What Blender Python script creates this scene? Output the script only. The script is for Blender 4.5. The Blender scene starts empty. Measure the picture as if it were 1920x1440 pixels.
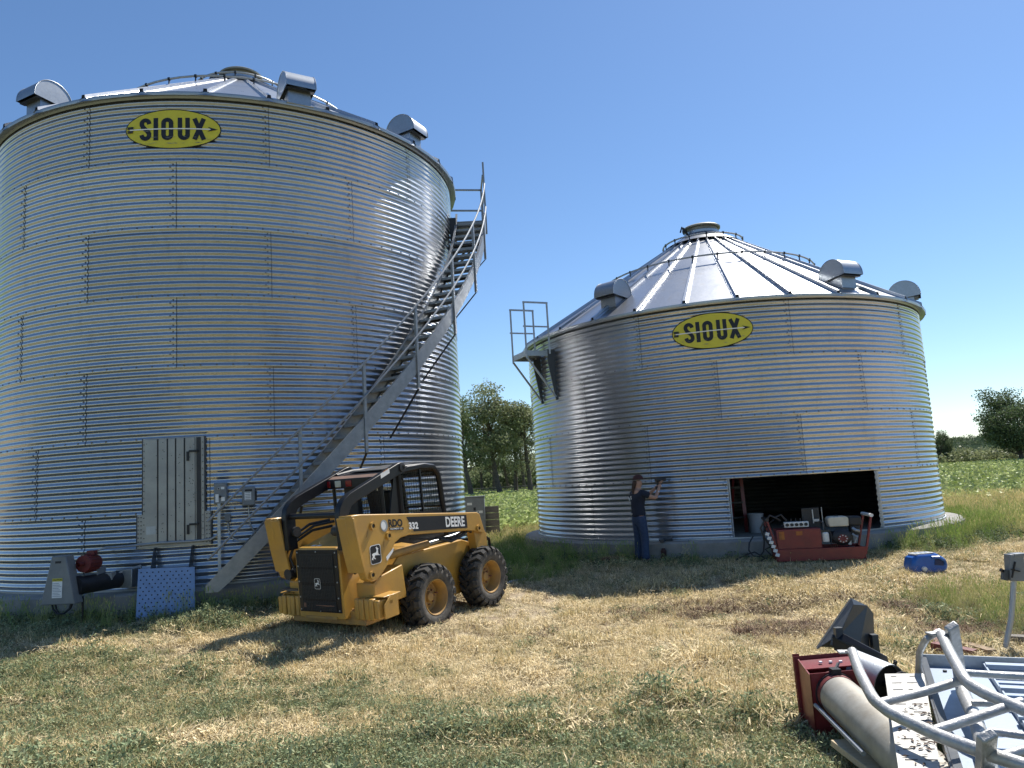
import bpy, math, random
import numpy as np
from mathutils import Vector, Matrix
random.seed(7); rng = np.random.default_rng(11)
sc = bpy.context.scene; COL = sc.collection
PI = math.pi; rad = math.radians
# ---------------------------------------------------------------- camera, sky, sun, exposure
F, PIT, ROL, CAMH = 1428.4, 0.12942, -0.05958, 1.60
cd = bpy.data.cameras.new('camera'); cam = bpy.data.objects.new('camera', cd); COL.objects.link(cam)
cd.sensor_width = 36; cd.lens = F / 1920 * 36; cd.clip_start = 0.1; cd.clip_end = 8000
_fw = Vector((0, math.cos(PIT), math.sin(PIT))); _u = Vector((0, -math.sin(PIT), math.cos(PIT))); _r = Vector((1, 0, 0))
_c, _s = math.cos(ROL), math.sin(ROL)
CR = _c * _r + _s * _u; CU = -_s * _r + _c * _u; CF = _fw
cam.matrix_world = Matrix(((CR.x, CU.x, -CF.x, 0), (CR.y, CU.y, -CF.y, 0), (CR.z, CU.z, -CF.z, CAMH), (0, 0, 0, 1)))
sc.camera = cam
SUN_EL, SUN_AZ = 55, 43
world = bpy.data.worlds.new('World'); sc.world = world; world.use_nodes = True
wn = world.node_tree; bg = wn.nodes['Background']
sky = wn.nodes.new('ShaderNodeTexSky'); sky.sky_type = 'NISHITA'; sky.sun_disc = False
sky.sun_elevation = rad(SUN_EL); sky.sun_rotation = rad(SUN_AZ)
sky.altitude = 800; sky.air_density = 1.0; sky.dust_density = 0.35; sky.ozone_density = 3.6
bg.inputs['Strength'].default_value = 0.09
hsv = wn.nodes.new('ShaderNodeHueSaturation'); hsv.inputs['Saturation'].default_value = 1.09
wn.links.new(sky.outputs[0], hsv.inputs['Color']); wn.links.new(hsv.outputs[0], bg.inputs[0])
sl = bpy.data.lights.new('sun', 'SUN'); sl.energy = 4.6; sl.angle = rad(0.53); sl.color = (1, .955, .88)
so = bpy.data.objects.new('sun', sl); COL.objects.link(so)
SD = Vector((math.sin(rad(SUN_AZ)) * math.cos(rad(SUN_EL)), math.cos(rad(SUN_AZ)) * math.cos(rad(SUN_EL)), math.sin(rad(SUN_EL))))
so.rotation_euler = SD.to_track_quat('Z', 'Y').to_euler(); so.location = (0, 0, 30)
sc.view_settings.view_transform = 'Standard'; sc.view_settings.look = 'None'
sc.view_settings.exposure = 0.78; sc.view_settings.gamma = 1; sc.view_settings.use_curve_mapping = False
sc.render.engine = 'CYCLES'
# ---------------------------------------------------------------- geometry of the place
C1 = Vector((-5.7213, 16.1887)); C2 = Vector((5.0302, 18.73)); R = 4.572; ZB = .345; W = 1.1176
def sstep(t):
    t = np.clip(t, 0, 1); return t * t * (3 - 2 * t)
def vnoise(x, y, s=1.0, seed=0):
    x = np.asarray(x, float) / s; y = np.asarray(y, float) / s
    xi = np.floor(x).astype(int); yi = np.floor(y).astype(int); fx = x - xi; fy = y - yi
    fx = fx * fx * (3 - 2 * fx); fy = fy * fy * (3 - 2 * fy)
    def hsh(a, b):
        n = (a * 374761393 + b * 668265263 + seed * 974711) & 0x7fffffff
        n = ((n ^ (n >> 13)) * 1274126177) & 0x7fffffff
        return ((n ^ (n >> 16)) & 0xffff) / 65535.0
    a = hsh(xi, yi); b = hsh(xi + 1, yi); c = hsh(xi, yi + 1); d = hsh(xi + 1, yi + 1)
    return (a * (1 - fx) + b * fx) * (1 - fy) + (c * (1 - fx) + d * fx) * fy
def hgt(x, y):
    x = np.asarray(x, float); y = np.asarray(y, float)
    d = np.minimum(np.hypot(x - C1.x, y - C1.y), np.hypot(x - C2.x, y - C2.y)) - 4.95
    z = -.28 * sstep((d - .1) / 4.5) * (1 - sstep((y - 16) / 8))
    near = sstep((d - .2) / 1.0) * (1 - sstep((np.hypot(x, y - 8) - 25) / 20))
    z = z + near * ((vnoise(x, y, 1.7, 3) - .5) * .05 + (vnoise(x, y, .5, 4) - .5) * .03)
    return z
def ray(px, py): return CF + CR * ((px - 960) / F) - CU * ((py - 720) / F)
def P(px, py, z):                     # the point of height z that lies on a sight line
    d = ray(px, py); t = (z - CAMH) / d.z; return Vector((d.x * t, d.y * t, z))
def PY(px, py, y):
    d = ray(px, py); t = y / d.y; return Vector((d.x * t, y, CAMH + d.z * t))
def G(px, py, dz=0):                  # point on the terrain
    z = -.1
    for _ in range(12):
        p = P(px, py, z); z = float(hgt(p.x, p.y))
    return Vector((p.x, p.y, z + dz))
# ---------------------------------------------------------------- helpers
def tag(o, label=None, cat=None, group=None, kind=None):
    if label: o['label'] = label
    if cat: o['category'] = cat
    if group: o['group'] = group
    if kind: o['kind'] = kind
    return o
def thing(name, label, cat, loc=(0, 0, 0), rotz=0, group=None):
    o = bpy.data.objects.new(name, None); COL.objects.link(o); o.location = loc; o.rotation_euler = (0, 0, rotz)
    o.empty_display_size = .2
    return tag(o, label, cat, group)
class MB:
    def __init__(s, off=(0, 0, 0)): s.v = []; s.f = []; s.mi = []; s.off = Vector(off); s.cur = 0
    def add(s, vs, fs):
        n = len(s.v); s.v += [tuple(Vector(v) - s.off) for v in vs]; s.f += [tuple(i + n for i in f) for f in fs]; s.mi += [s.cur] * len(fs); return s
    def box(s, c, d, rot=None):
        c = Vector(c); h = Vector(d) / 2; vs = []
        for z in (-1, 1):
            for x, y in ((-1, -1), (1, -1), (1, 1), (-1, 1)):
                q = Vector((x * h.x, y * h.y, z * h.z)); q = (rot @ q) if rot else q; vs.append(c + q)
        return s.add(vs, [(3, 2, 1, 0), (4, 5, 6, 7), (0, 1, 5, 4), (1, 2, 6, 5), (2, 3, 7, 6), (3, 0, 4, 7)])
    def prism(s, pts, a0, a1, axis='y', fn=None):
        n = len(pts); vs = []
        for a in (a0, a1):
            for p in pts:
                q = {'y': (p[0], a, p[1]), 'x': (a, p[0], p[1]), 'z': (p[0], p[1], a)}[axis]
                vs.append(fn(q) if fn else q)
        fs = [tuple(range(n))[::-1], tuple(range(n, 2 * n))] + [(i, (i + 1) % n, n + (i + 1) % n, n + i) for i in range(n)]
        return s.add(vs, fs)
    def bar(s, p0, p1, w, h=None, up=(0, 0, 1)):
        p0 = Vector(p0); p1 = Vector(p1); h = h or w; d = (p1 - p0); L = d.length; d.normalize(); up = Vector(up)
        sx = d.cross(up)
        if sx.length < 1e-4: sx = d.cross(Vector((1, 0, 0)))
        sx.normalize(); uz = sx.cross(d)
        rot = Matrix((sx, d, uz)).transposed()
        return s.box((p0 + p1) / 2, (w, L, h), rot)
    def tube(s, path, r, n=8, closed=False):
        path = [Vector(p) for p in path]; m = len(path); rs = r if hasattr(r, '__len__') else [r] * m
        vs = []; prev = None
        for i, p in enumerate(path):
            a = path[(i - 1) % m] if (i > 0 or closed) else p; b = path[(i + 1) % m] if (i < m - 1 or closed) else p
            d = (b - a).normalized()
            if prev is None:
                x = d.cross(Vector((0, 0, 1)));
                if x.length < 1e-3: x = d.cross(Vector((1, 0, 0)))
            else: x = prev - d * prev.dot(d)
            x.normalize(); prev = x; y = d.cross(x)
            for k in range(n):
                t = 2 * PI * k / n; vs.append(p + (x * math.cos(t) + y * math.sin(t)) * rs[i])
        fs = []
        for i in range(m if closed else m - 1):
            j = (i + 1) % m
            for k in range(n): fs.append((i * n + k, i * n + (k + 1) % n, j * n + (k + 1) % n, j * n + k))
        if not closed: fs += [tuple(range(n))[::-1], tuple(range((m - 1) * n, m * n))]
        return s.add(vs, fs)
    def lathe(s, prof, n=24, c=(0, 0, 0), axis=(0, 0, 1), a0=0, a1=2 * PI):
        c = Vector(c); ax = Vector(axis).normalized(); x = ax.orthogonal().normalized(); y = ax.cross(x)
        full = abs(a1 - a0 - 2 * PI) < 1e-6; cols = n if full else n + 1; vs = []
        for k in range(cols):
            t = a0 + (a1 - a0) * k / n; e = x * math.cos(t) + y * math.sin(t)
            for r, h in prof: vs.append(c + e * r + ax * h)
        m = len(prof); fs = []
        for k in range(n):
            k2 = (k + 1) % cols
            for j in range(m - 1): fs.append((k * m + j, k2 * m + j, k2 * m + j + 1, k * m + j + 1))
        return s.add(vs, fs)
    def build(s, name, mat, parent=None, smooth=True, bevel=0, kind=None, label=None, ang=32, solid=0):
        me = bpy.data.meshes.new(name); me.from_pydata(s.v, [], s.f)
        mats = mat if isinstance(mat, (list, tuple)) else [mat]
        for m in mats: me.materials.append(m)
        if len(mats) > 1: me.polygons.foreach_set('material_index', s.mi)
        if smooth:
            me.polygons.foreach_set('use_smooth', [True] * len(me.polygons)); me.set_sharp_from_angle(angle=rad(ang))
        me.update()
        o = bpy.data.objects.new(name, me); COL.objects.link(o)
        if parent: o.parent = parent
        if solid:
            m = o.modifiers.new('solid', 'SOLIDIFY'); m.thickness = solid; m.offset = 0
        if bevel:
            m = o.modifiers.new('bevel', 'BEVEL'); m.width = bevel; m.segments = 2; m.limit_method = 'ANGLE'; m.angle_limit = rad(40)
        if kind: o['kind'] = kind
        if label: o['label'] = label
        return o
def inst(o, parent=None, loc=None, rotz=None):
    c = o.copy(); COL.objects.link(c); c.parent = parent if parent else o.parent
    if loc is not None: c.location = loc
    if rotz is not None: c.rotation_euler = (0, 0, rotz)
    return c
def copytree(o, parent=None):
    c = o.copy(); COL.objects.link(c); c.parent = parent
    for ch in list(o.children): copytree(ch, c)
    return c
# ---------------------------------------------------------------- materials
def mat(name, c1, c2=None, rough=.5, metal=0., scale=6., bump=0., bscale=40., rv=.1, spec=.5, detail=6, stretch=None, rnd=0., coat=0):
    m = bpy.data.materials.new(name); m.use_nodes = True; nt = m.node_tree; N = nt.nodes; L = nt.links; b = N['Principled BSDF']
    c2 = c2 or tuple(x * .8 for x in c1)
    tc = N.new('ShaderNodeTexCoord'); vec = tc.outputs['Object']
    if stretch:
        mp = N.new('ShaderNodeMapping'); mp.inputs['Scale'].default_value = stretch; L.new(vec, mp.inputs[0]); vec = mp.outputs[0]
    n = N.new('ShaderNodeTexNoise'); n.inputs['Scale'].default_value = scale; n.inputs['Detail'].default_value = detail; n.inputs['Roughness'].default_value = .65
    L.new(vec, n.inputs['Vector'])
    rp = N.new('ShaderNodeValToRGB'); rp.color_ramp.elements[0].position = .33; rp.color_ramp.elements[1].position = .67
    rp.color_ramp.elements[0].color = (*c1, 1); rp.color_ramp.elements[1].color = (*c2, 1); L.new(n.outputs[0], rp.inputs[0])
    out = rp.outputs[0]
    if rnd:
        oi = N.new('ShaderNodeObjectInfo'); hs = N.new('ShaderNodeHueSaturation'); mr = N.new('ShaderNodeMapRange')
        mr.inputs['To Min'].default_value = 1 - rnd; mr.inputs['To Max'].default_value = 1 + rnd
        L.new(oi.outputs['Random'], mr.inputs[0]); L.new(mr.outputs[0], hs.inputs['Value']); L.new(out, hs.inputs['Color']); out = hs.outputs[0]
    L.new(out, b.inputs['Base Color'])
    b.inputs['Metallic'].default_value = metal; b.inputs['Specular IOR Level'].default_value = spec
    if coat: b.inputs['Coat Weight'].default_value = coat; b.inputs['Coat Roughness'].default_value = .15
    mr = N.new('ShaderNodeMapRange'); mr.inputs['To Min'].default_value = max(0.02, rough - rv); mr.inputs['To Max'].default_value = min(1, rough + rv)
    L.new(n.outputs[0], mr.inputs[0]); L.new(mr.outputs[0], b.inputs['Roughness'])
    if bump:
        n2 = N.new('ShaderNodeTexNoise'); n2.inputs['Scale'].default_value = bscale; n2.inputs['Detail'].default_value = 8; L.new(vec, n2.inputs['Vector'])
        bp = N.new('ShaderNodeBump'); bp.inputs['Strength'].default_value = bump; bp.inputs['Distance'].default_value = .02
        L.new(n2.outputs[0], bp.inputs['Height']); L.new(bp.outputs[0], b.inputs['Normal'])
    return m
def galv_mat(name, base, rough, rv, dirt=(.16, .13, .09), dirt_amt=.12, spangle=.06, dull=.3):
    m = bpy.data.materials.new(name); m.use_nodes = True; nt = m.node_tree; N = nt.nodes; L = nt.links; b = N['Principled BSDF']
    tc = N.new('ShaderNodeTexCoord')
    vo = N.new('ShaderNodeTexVoronoi'); vo.inputs['Scale'].default_value = 38; L.new(tc.outputs['Object'], vo.inputs['Vector'])
    mp = N.new('ShaderNodeMapping'); mp.inputs['Scale'].default_value = (1.2, 1.2, .35); L.new(tc.outputs['Object'], mp.inputs[0])
    n = N.new('ShaderNodeTexNoise'); n.inputs['Scale'].default_value = 2.2; n.inputs['Detail'].default_value = 9; n.inputs['Roughness'].default_value = .7; L.new(mp.outputs[0], n.inputs['Vector'])
    oi = N.new('ShaderNodeObjectInfo'); vr = N.new('ShaderNodeMapRange'); vr.inputs['To Min'].default_value = .86; vr.inputs['To Max'].default_value = 1.08; L.new(oi.outputs['Random'], vr.inputs[0])
    sp = N.new('ShaderNodeMapRange'); sp.inputs['To Min'].default_value = 1 - spangle; sp.inputs['To Max'].default_value = 1 + spangle
    sepc = N.new('ShaderNodeSeparateColor'); L.new(vo.outputs['Color'], sepc.inputs[0]); L.new(sepc.outputs[0], sp.inputs[0])
    mu = N.new('ShaderNodeMath'); mu.operation = 'MULTIPLY'; L.new(vr.outputs[0], mu.inputs[0]); L.new(sp.outputs[0], mu.inputs[1])
    hs = N.new('ShaderNodeHueSaturation'); hs.inputs['Color'].default_value = (*base, 1); L.new(mu.outputs[0], hs.inputs['Value'])
    rr = N.new('ShaderNodeValToRGB'); rr.color_ramp.elements[0].position = .55; rr.color_ramp.elements[1].position = .8; L.new(n.outputs[0], rr.inputs[0])
    dm = N.new('ShaderNodeMath'); dm.operation = 'MULTIPLY'; dm.inputs[1].default_value = dirt_amt; L.new(rr.outputs[0], dm.inputs[0])
    mx = N.new('ShaderNodeMix'); mx.data_type = 'RGBA'; mx.inputs['B'].default_value = (*dirt, 1); L.new(dm.outputs[0], mx.inputs['Factor']); L.new(hs.outputs[0], mx.inputs['A'])
    L.new(mx.outputs['Result'], b.inputs['Base Color']); b.inputs['Metallic'].default_value = 1.
    ro = N.new('ShaderNodeMapRange'); ro.inputs['To Min'].default_value = rough - rv; ro.inputs['To Max'].default_value = rough + rv
    L.new(n.outputs[0], ro.inputs[0]); L.new(ro.outputs[0], b.inputs['Roughness'])
    n2 = N.new('ShaderNodeTexNoise'); n2.inputs['Scale'].default_value = 3.5; n2.inputs['Detail'].default_value = 3; L.new(tc.outputs['Object'], n2.inputs['Vector'])
    bp = N.new('ShaderNodeBump'); bp.inputs['Strength'].default_value = .12; bp.inputs['Distance'].default_value = .02; L.new(n2.outputs[0], bp.inputs['Height']); L.new(bp.outputs[0], b.inputs['Normal'])
    g2 = N.new('ShaderNodeBsdfPrincipled'); g2.inputs['Metallic'].default_value = .85; g2.inputs['Roughness'].default_value = .42; L.new(mx.outputs['Result'], g2.inputs['Base Color']); L.new(bp.outputs[0], g2.inputs['Normal'])
    ms = N.new('ShaderNodeMixShader'); ms.inputs[0].default_value = dull; L.new(b.outputs[0], ms.inputs[1]); L.new(g2.outputs[0], ms.inputs[2]); L.new(ms.outputs[0], N['Material Output'].inputs[0])
    return m
GALV = galv_mat('galvanised_wall', (.47, .48, .495), .16, .05, dirt_amt=.35, dull=.42)
GROOF = galv_mat('galvanised_roof', (.45, .465, .485), .30, .09, dirt_amt=.5, dull=.35)
GDULL = galv_mat('galvanised_dull', (.36, .385, .41), .42, .08, dull=.4)
GPART = mat('galvanised_fittings', (.42, .44, .46), (.34, .36, .38), .5, .75, 12, .1, 60)
GSTAIR = mat('weathered_stair_steel', (.30, .315, .33), (.23, .245, .26), .5, .6, 8, .1, 60)
SEAL = mat('seam_sealant', (.06, .062, .066), None, .6)
BOLT = mat('bolt_steel', (.12, .12, .125), None, .45, .6)
DARK = mat('dark_steel', (.02, .021, .024), (.035, .035, .04), .45, .3, 8, .05)
CONC = mat('concrete', (.30, .29, .265), (.21, .20, .18), .9, 0, 3.5, .5, 30, detail=10)
SOIL = mat('bin_floor', (.12, .10, .08), (.07, .06, .05), .9, 0, 3, .5, 30)
YEL = mat('machine_yellow', (.50, .275, .045), (.38, .215, .055), .42, 0, 3, .05, 30, coat=.2, rv=.12)
YDIRT = mat('machine_yellow_dusty', (.44, .25, .06), (.30, .18, .075), .6, 0, 7, .08, 30, rv=.15)
BLK = mat('black_paint', (.006, .007, .010), (.012, .012, .015), .36, 0, 9, .04, 40, spec=.35)
PLAS = mat('black_plastic', (.018, .018, .02), (.03, .03, .03), .6, 0, 20, .15, 80)
RUB = mat('tyre_rubber', (.045, .043, .041), (.13, .115, .095), .85, 0, 9, .4, 60)
RUBD = mat('tyre_tread_rubber', (.018, .018, .018), (.06, .055, .048), .85, 0, 9, .4, 60)
REDP = mat('red_paint', (.20, .012, .015), (.14, .010, .013), .42, 0, 6, .06, 40, coat=.2)
REDD = mat('red_paint_worn', (.17, .022, .022), (.10, .025, .022), .6, 0, 8, .12, 40)
WOODL = mat('pale_board', (.56, .44, .28), (.42, .32, .20), .8, 0, 5, .3, 30, stretch=(1, 12, 12))
GREYP = mat('grey_paint', (.20, .21, .21), (.15, .16, .165), .45, 0, 6, .05, 40)
GBOX = mat('grey_enamel', (.19, .205, .215), (.15, .16, .17), .4, 0, 9, .03, 40)
DGREY = mat('charcoal_paint', (.045, .052, .06), (.06, .066, .072), .42, 0, 6, .06, 40)
BLUEP = mat('blue_grey_panel', (.20, .31, .52), (.16, .25, .43), .5, .1, 14, .08, 50)
DOORM = mat('door_panel', (.36, .355, .33), (.29, .285, .27), .48, .5, 3, .06, 40)
WHITEP = mat('white_plastic', (.72, .72, .70), (.62, .62, .60), .5)
WHITE = mat('white_print', (.80, .80, .79), (.74, .74, .72), .5)
BLACKP = mat('black_print', (.008, .008, .012), None, .5)
SIGNY = mat('sign_yellow', (.66, .58, .035), (.60, .51, .03), .45, 0, 5, .05, 20)
CREAM = mat('cream_plastic', (.60, .57, .47), (.50, .47, .38), .5)
BLUEJ = mat('blue_jug_plastic', (.015, .11, .42), (.012, .08, .32), .35, 0, 8, .04)
WOODM = mat('weathered_board', (.36, .26, .16), (.22, .155, .10), .8, 0, 5, .35, 30, stretch=(1, 12, 12))
WOODG = mat('grey_board', (.22, .20, .17), (.13, .115, .10), .85, 0, 5, .4, 30, stretch=(1, 12, 12))
BARK = mat('tree_bark', (.13, .105, .08), (.06, .048, .038), .95, 0, 5, .6, 18)
GLASS = bpy.data.materials.new('cab_glass'); GLASS.use_nodes = True
_b = GLASS.node_tree.nodes['Principled BSDF']; _b.inputs['Base Color'].default_value = (.75, .8, .8, 1); _b.inputs['Transmission Weight'].default_value = 1; _b.inputs['Roughness'].default_value = .02; _b.inputs['IOR'].default_value = 1.12
REDLENS = mat('red_lens', (.22, .01, .015), None, .15); WLENS = mat('clear_lens', (.55, .55, .45), None, .12)
RUST = mat('rusty_steel', (.26, .13, .08), (.16, .09, .06), .75, .1, 10, .2)
# ---------------------------------------------------------------- lettering helper
def text2d(s, size=1., offset=0., xs=1., align='CENTER'):
    cu = bpy.data.curves.new('t', 'FONT'); cu.body = s; cu.size = size; cu.offset = offset; cu.align_x = align; cu.align_y = 'CENTER'; cu.resolution_u = 6; cu.fill_mode = 'FRONT'
    o = bpy.data.objects.new('t', cu); COL.objects.link(o); bpy.context.view_layer.update()
    me = bpy.data.meshes.new_from_object(o.evaluated_get(bpy.context.evaluated_depsgraph_get()))
    vs = [(v.co.x * xs, v.co.y) for v in me.vertices]; fs = [tuple(p.vertices) for p in me.polygons]
    bpy.data.objects.remove(o); bpy.data.curves.remove(cu); bpy.data.meshes.remove(me)
    return vs, fs
def print_text(s, fn, name, m, parent, size, offset=0, xs=1., align='CENTER'):
    vs, fs = text2d(s, size, offset, xs, align); b = MB(); b.add([fn(x, y) for x, y in vs], fs); return b.build(name, m, parent, smooth=False)
# ---------------------------------------------------------------- the two grain bins
AMP, NC = .0104, 11
def sheet_mesh(D, lean=1):
    na, nz = 18, NC * 10; vs = []; fs = []; mi = []
    edges = [(-D / 2) + D * k / (na - 1) for k in range(na - 1)] + [D / 2 - .0002, D / 2 + .0022]
    for a in edges:
        fr = (a + D / 2) / D
        for j in range(nz + 1):
            z = -.018 + (W + .018) * j / nz
            r = R + AMP * math.cos(2 * PI * (z * NC / W)) + .006 * (1 - j / nz) + .004 * fr
            vs.append((r * math.cos(a), r * math.sin(a), z))
    n = nz + 1
    for i in range(len(edges) - 1):
        for j in range(nz):
            fs.append((i * n + j, (i + 1) * n + j, (i + 1) * n + j + 1, i * n + j + 1)); mi.append(1 if i == len(edges) - 2 else 0)
    me = bpy.data.meshes.new('wall_sheet'); me.from_pydata(vs, [], fs); me.materials.append(GALV); me.materials.append(SEAL)
    me.polygons.foreach_set('material_index', mi); me.polygons.foreach_set('use_smooth', [True] * len(fs)); me.update(); return me
def bolt_mesh(D):
    b = MB()
    def bolt(a, z, s=.011):
        r0 = R + AMP * math.cos(2 * PI * z * NC / W) + .004; e = Vector((math.cos(a), math.sin(a), 0)); t = Vector((-e.y, e.x, 0)); vs = []
        for k in range(6):
            q = PI / 3 * k; vs.append(e * r0 + (t * math.cos(q) + Vector((0, 0, 1)) * math.sin(q)) * s + Vector((0, 0, z)))
        vs += [v + e * .009 for v in vs]
        b.add(vs, [tuple(range(6, 12))] + [(k, (k + 1) % 6, 6 + (k + 1) % 6, 6 + k) for k in range(6)])
    for k in range(12): bolt(-D / 2 + D * (k + .5) / 12, .014, .0155)
    for j in range(NC):
        bolt(D / 2 - .0105, W * (j + .5) / NC, .0125)
        if j % 2: bolt(D / 2 - .019, W * (j + .95) / NC, .0125)
    me = bpy.data.meshes.new('bolts'); me.from_pydata(b.v, [], b.f); me.materials.append(BOLT); return me
D0 = 2 * PI / 10; SHEET = sheet_mesh(D0); BOLTS = bolt_mesh(D0)
SL = .622; RE = R + .14
def polar(r, adeg, z): a = rad(adeg); return Vector((r * math.cos(a), r * math.sin(a), z))
def roof_z(ze, r): return ze + .07 + (R - r) * SL
def make_bin(C, name, label, rings, a0, missing, vents):
    root = thing(name, label, 'grain bin', (C.x, C.y, 0), 0, 'corrugated grain bins')
    ze = ZB + rings * W
    for k in range(rings):
        off = a0[k]
        for i in range(10):
            if (k, i) in missing: continue
            s = bpy.data.objects.new('wall_sheet', SHEET); COL.objects.link(s); s.parent = root
            s.location = (0, 0, ZB + k * W); s.rotation_euler = (0, 0, rad(off + 18 + 36 * i))
            b = bpy.data.objects.new('bolts', BOLTS); COL.objects.link(b); b.parent = s; b['kind'] = 'stuff'
    f = MB(); f.lathe([(0, ZB), (4.90, ZB), (4.94, ZB - .03), (4.95, -.7)], 72); f.build('foundation', CONC, root, ang=40)
    f = MB(); f.lathe([(R + .03, ZB + .002), (R + .03, ZB + .03), (R + .012, ZB + .035)], 72); f.build('base_flashing', GDULL, root)
    f = MB(); f.lathe([(R + .012, ze - .05), (R + .03, ze - .015), (RE - .005, ze - .055), (RE + .004, ze - .02), (RE + .002, ze + .003)], 90); f.build('eave_ring', GDULL, root, ang=50)
    # roof panels and ribs
    D = rad(12); zt = .62; b = MB()
    c = math.cos(D / 2)
    def rp(r, t, dz=0): return Vector((r * c, t, roof_z(ze, r) + dz))
    rs = [RE, 3.6, 2.3, zt]; vs = []
    for r in rs: h = r * math.sin(D / 2); vs += [rp(r, -h), rp(r, 0, .006), rp(r, h)]
    lip = [Vector((v.x + .01, v.y, v.z - .035)) for v in vs[:3]]
    b.add(vs + lip, [(3 * i + j, 3 * i + j + 1, 3 * i + j + 4, 3 * i + j + 3)[::-1] for i in range(3) for j in range(2)] + [(12, 13, 1, 0)[::-1], (13, 14, 2, 1)[::-1]])
    p0 = b.build('roof_panel', GROOF, root, ang=20)
    b = MB(); prof = [(-.075, 0), (-.06, .028), (-.035, .03), (-.028, .085), (.028, .085), (.035, .03), (.06, .028), (.075, 0)]
    vs = []
    for r, k in ((RE + .01, 1), (zt + .02, .55)):
        for t, dz in prof: vs.append(Vector((r * 1.0, t * k, roof_z(ze, r) + dz * (1 if k == 1 else .7) - .004)))
    n = len(prof); b.add(vs, [(i, i + 1, n + i + 1, n + i) for i in range(n - 1)])
    b.cur = 1; b.add([v + Vector((-.02, 0, .0)) for v in vs[:n]], [tuple(range(n))])  # dark face paints the shaded hollow of the open rib end
    r0 = b.build('roof_rib', [GROOF, DARK], root, ang=20)
    for i in range(30):
        a = rad(a0[rings - 1] + 6 + 12 * i); q = p0 if i == 0 else inst(p0); q.rotation_euler = (0, 0, a)
        a = rad(a0[rings - 1] + 12 * i); q = r0 if i == 0 else inst(r0); q.rotation_euler = (0, 0, a)
    # ring pipes standing on the ribs
    for rr in (2.55, .98):
        z = roof_z(ze, rr) + .17
        b = MB(); b.tube([polar(rr, k * 6, z) for k in range(60)], .021, 8, True); pipe = b.build('roof_ring', GPART, root)
        for k in range(30 if rr > 2 else 15):
            a = a0[rings - 1] + (12 if rr > 2 else 24) * k
            b = MB(); b.bar(polar(rr, a, z + .03), polar(rr, a, roof_z(ze, rr) + .04), .022, .022); b.box(polar(rr, a, z), (.045, .045, .05)); b.build('bracket', DARK, pipe)
    # peak
    zp = roof_z(ze, .85)
    b = MB(); b.lathe([(.95, roof_z(ze, .95) + .075), (.46, roof_z(ze, .46) + .06), (.44, roof_z(ze, .44) + .07), (.44, roof_z(ze, .44) + .13)], 40); b.build('peak_cone', GROOF, root, ang=25)
    zc = roof_z(ze, .44) + .06
    b = MB(); b.lathe([(.40, zc), (.40, zc + .16), (.47, zc + .165), (.475, zc + .20), (.44, zc + .225), (.1, zc + .25), (0, zc + .25)], 40); b.build('peak_lid', mat('lid_steel', (.30, .28, .22), (.2, .19, .16), .5, .5), root, ang=35)
    b = MB(); b.bar(polar(.44, -150, zc - .05), polar(.62, -150, zc + .15), .04); b.bar(polar(.62, -150, zc + .15), polar(.60, -150, zc - .02), .03)
    b.tube([polar(.42, -160, zc + .1), polar(.58, -158, zc + .2), polar(.66, -155, zc + .05)], .02, 6); b.build('lid_latch', DARK, root)
    for a, r in vents:
        zz = roof_z(ze, r); e = Vector((1, 0, 0))
        vb = MB(); hw = .25; hr = .325; zc2 = .14
        prof = [(-hr, -.08)] + [(-math.cos(PI * k / 16) * hr, math.sin(PI * k / 16) * hr) for k in range(17)] + [(hr, -.03)]
        n = len(prof); vs = [Vector((x, y, z)) for y in (-hw, hw) for x, z in prof]
        vb.add(vs, [tuple(range(n)), tuple(range(n, 2 * n))[::-1]] + [(i, n + i, n + i + 1, i + 1) for i in range(n - 1)])
        for y in (-hw, hw):                                           # rolled rim
            vb.tube([Vector((x, y, z)) for x, z in prof], .008, 6)
        hood = vb.build('roof_vent', GDULL, root, ang=25)
        hood.location = polar(r + .04, a, zz + zc2); hood.rotation_euler = (0, 0, rad(a))
        nb = MB(); s = .19
        nb.add([(-s, -s, -.02), (s, -s, -.02), (s, s, -.02), (-s, s, -.02), (-s, -s, -.07), (s, -s, -.32), (s, s, -.32), (-s, s, -.07)], [(0, 4, 5, 1), (1, 5, 6, 2), (2, 6, 7, 3), (3, 7, 4, 0), (0, 1, 2, 3)])
        nb.box((.02, 0, -.175), (.5, .46, .012), Matrix.Rotation(math.atan(SL), 3, 'Y'))
        nb.build('vent_neck', GDULL, hood, smooth=False)
        ub = MB(); ub.box((.235, 0, -.05), (.09, hw * 2 - .03, .02)); ub.box((-.235, 0, -.07), (.09, hw * 2 - .03, .02)); ub.build('vent_opening_shade', DARK, hood, smooth=False)  # dark slats stand in for the shaded opening under the hood
    return root, ze
A1, A2 = -101.23, -122.41
bin1, ZE1 = make_bin(C1, 'grain_bin', 'tall corrugated galvanised grain bin with a spiral staircase up its side', 7,
    [A1, A1 + 24, A1, A1 + 18, A1, A1 + 18, A1], set(), [(-117, 4.35), (-59, 4.45), (-26, 4.35), (60, 4.3), (150, 4.3)])
bin2, ZE2 = make_bin(C2, 'grain_bin', 'shorter corrugated galvanised grain bin with one wall sheet missing at its foot', 4,
    [A2 + 18, A2, A2 + 18, A2], {(0, 0)}, [(-134, 3.95), (-66, 4.1), (-28, 4.3), (40, 4.1), (130, 4.1)])
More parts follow.
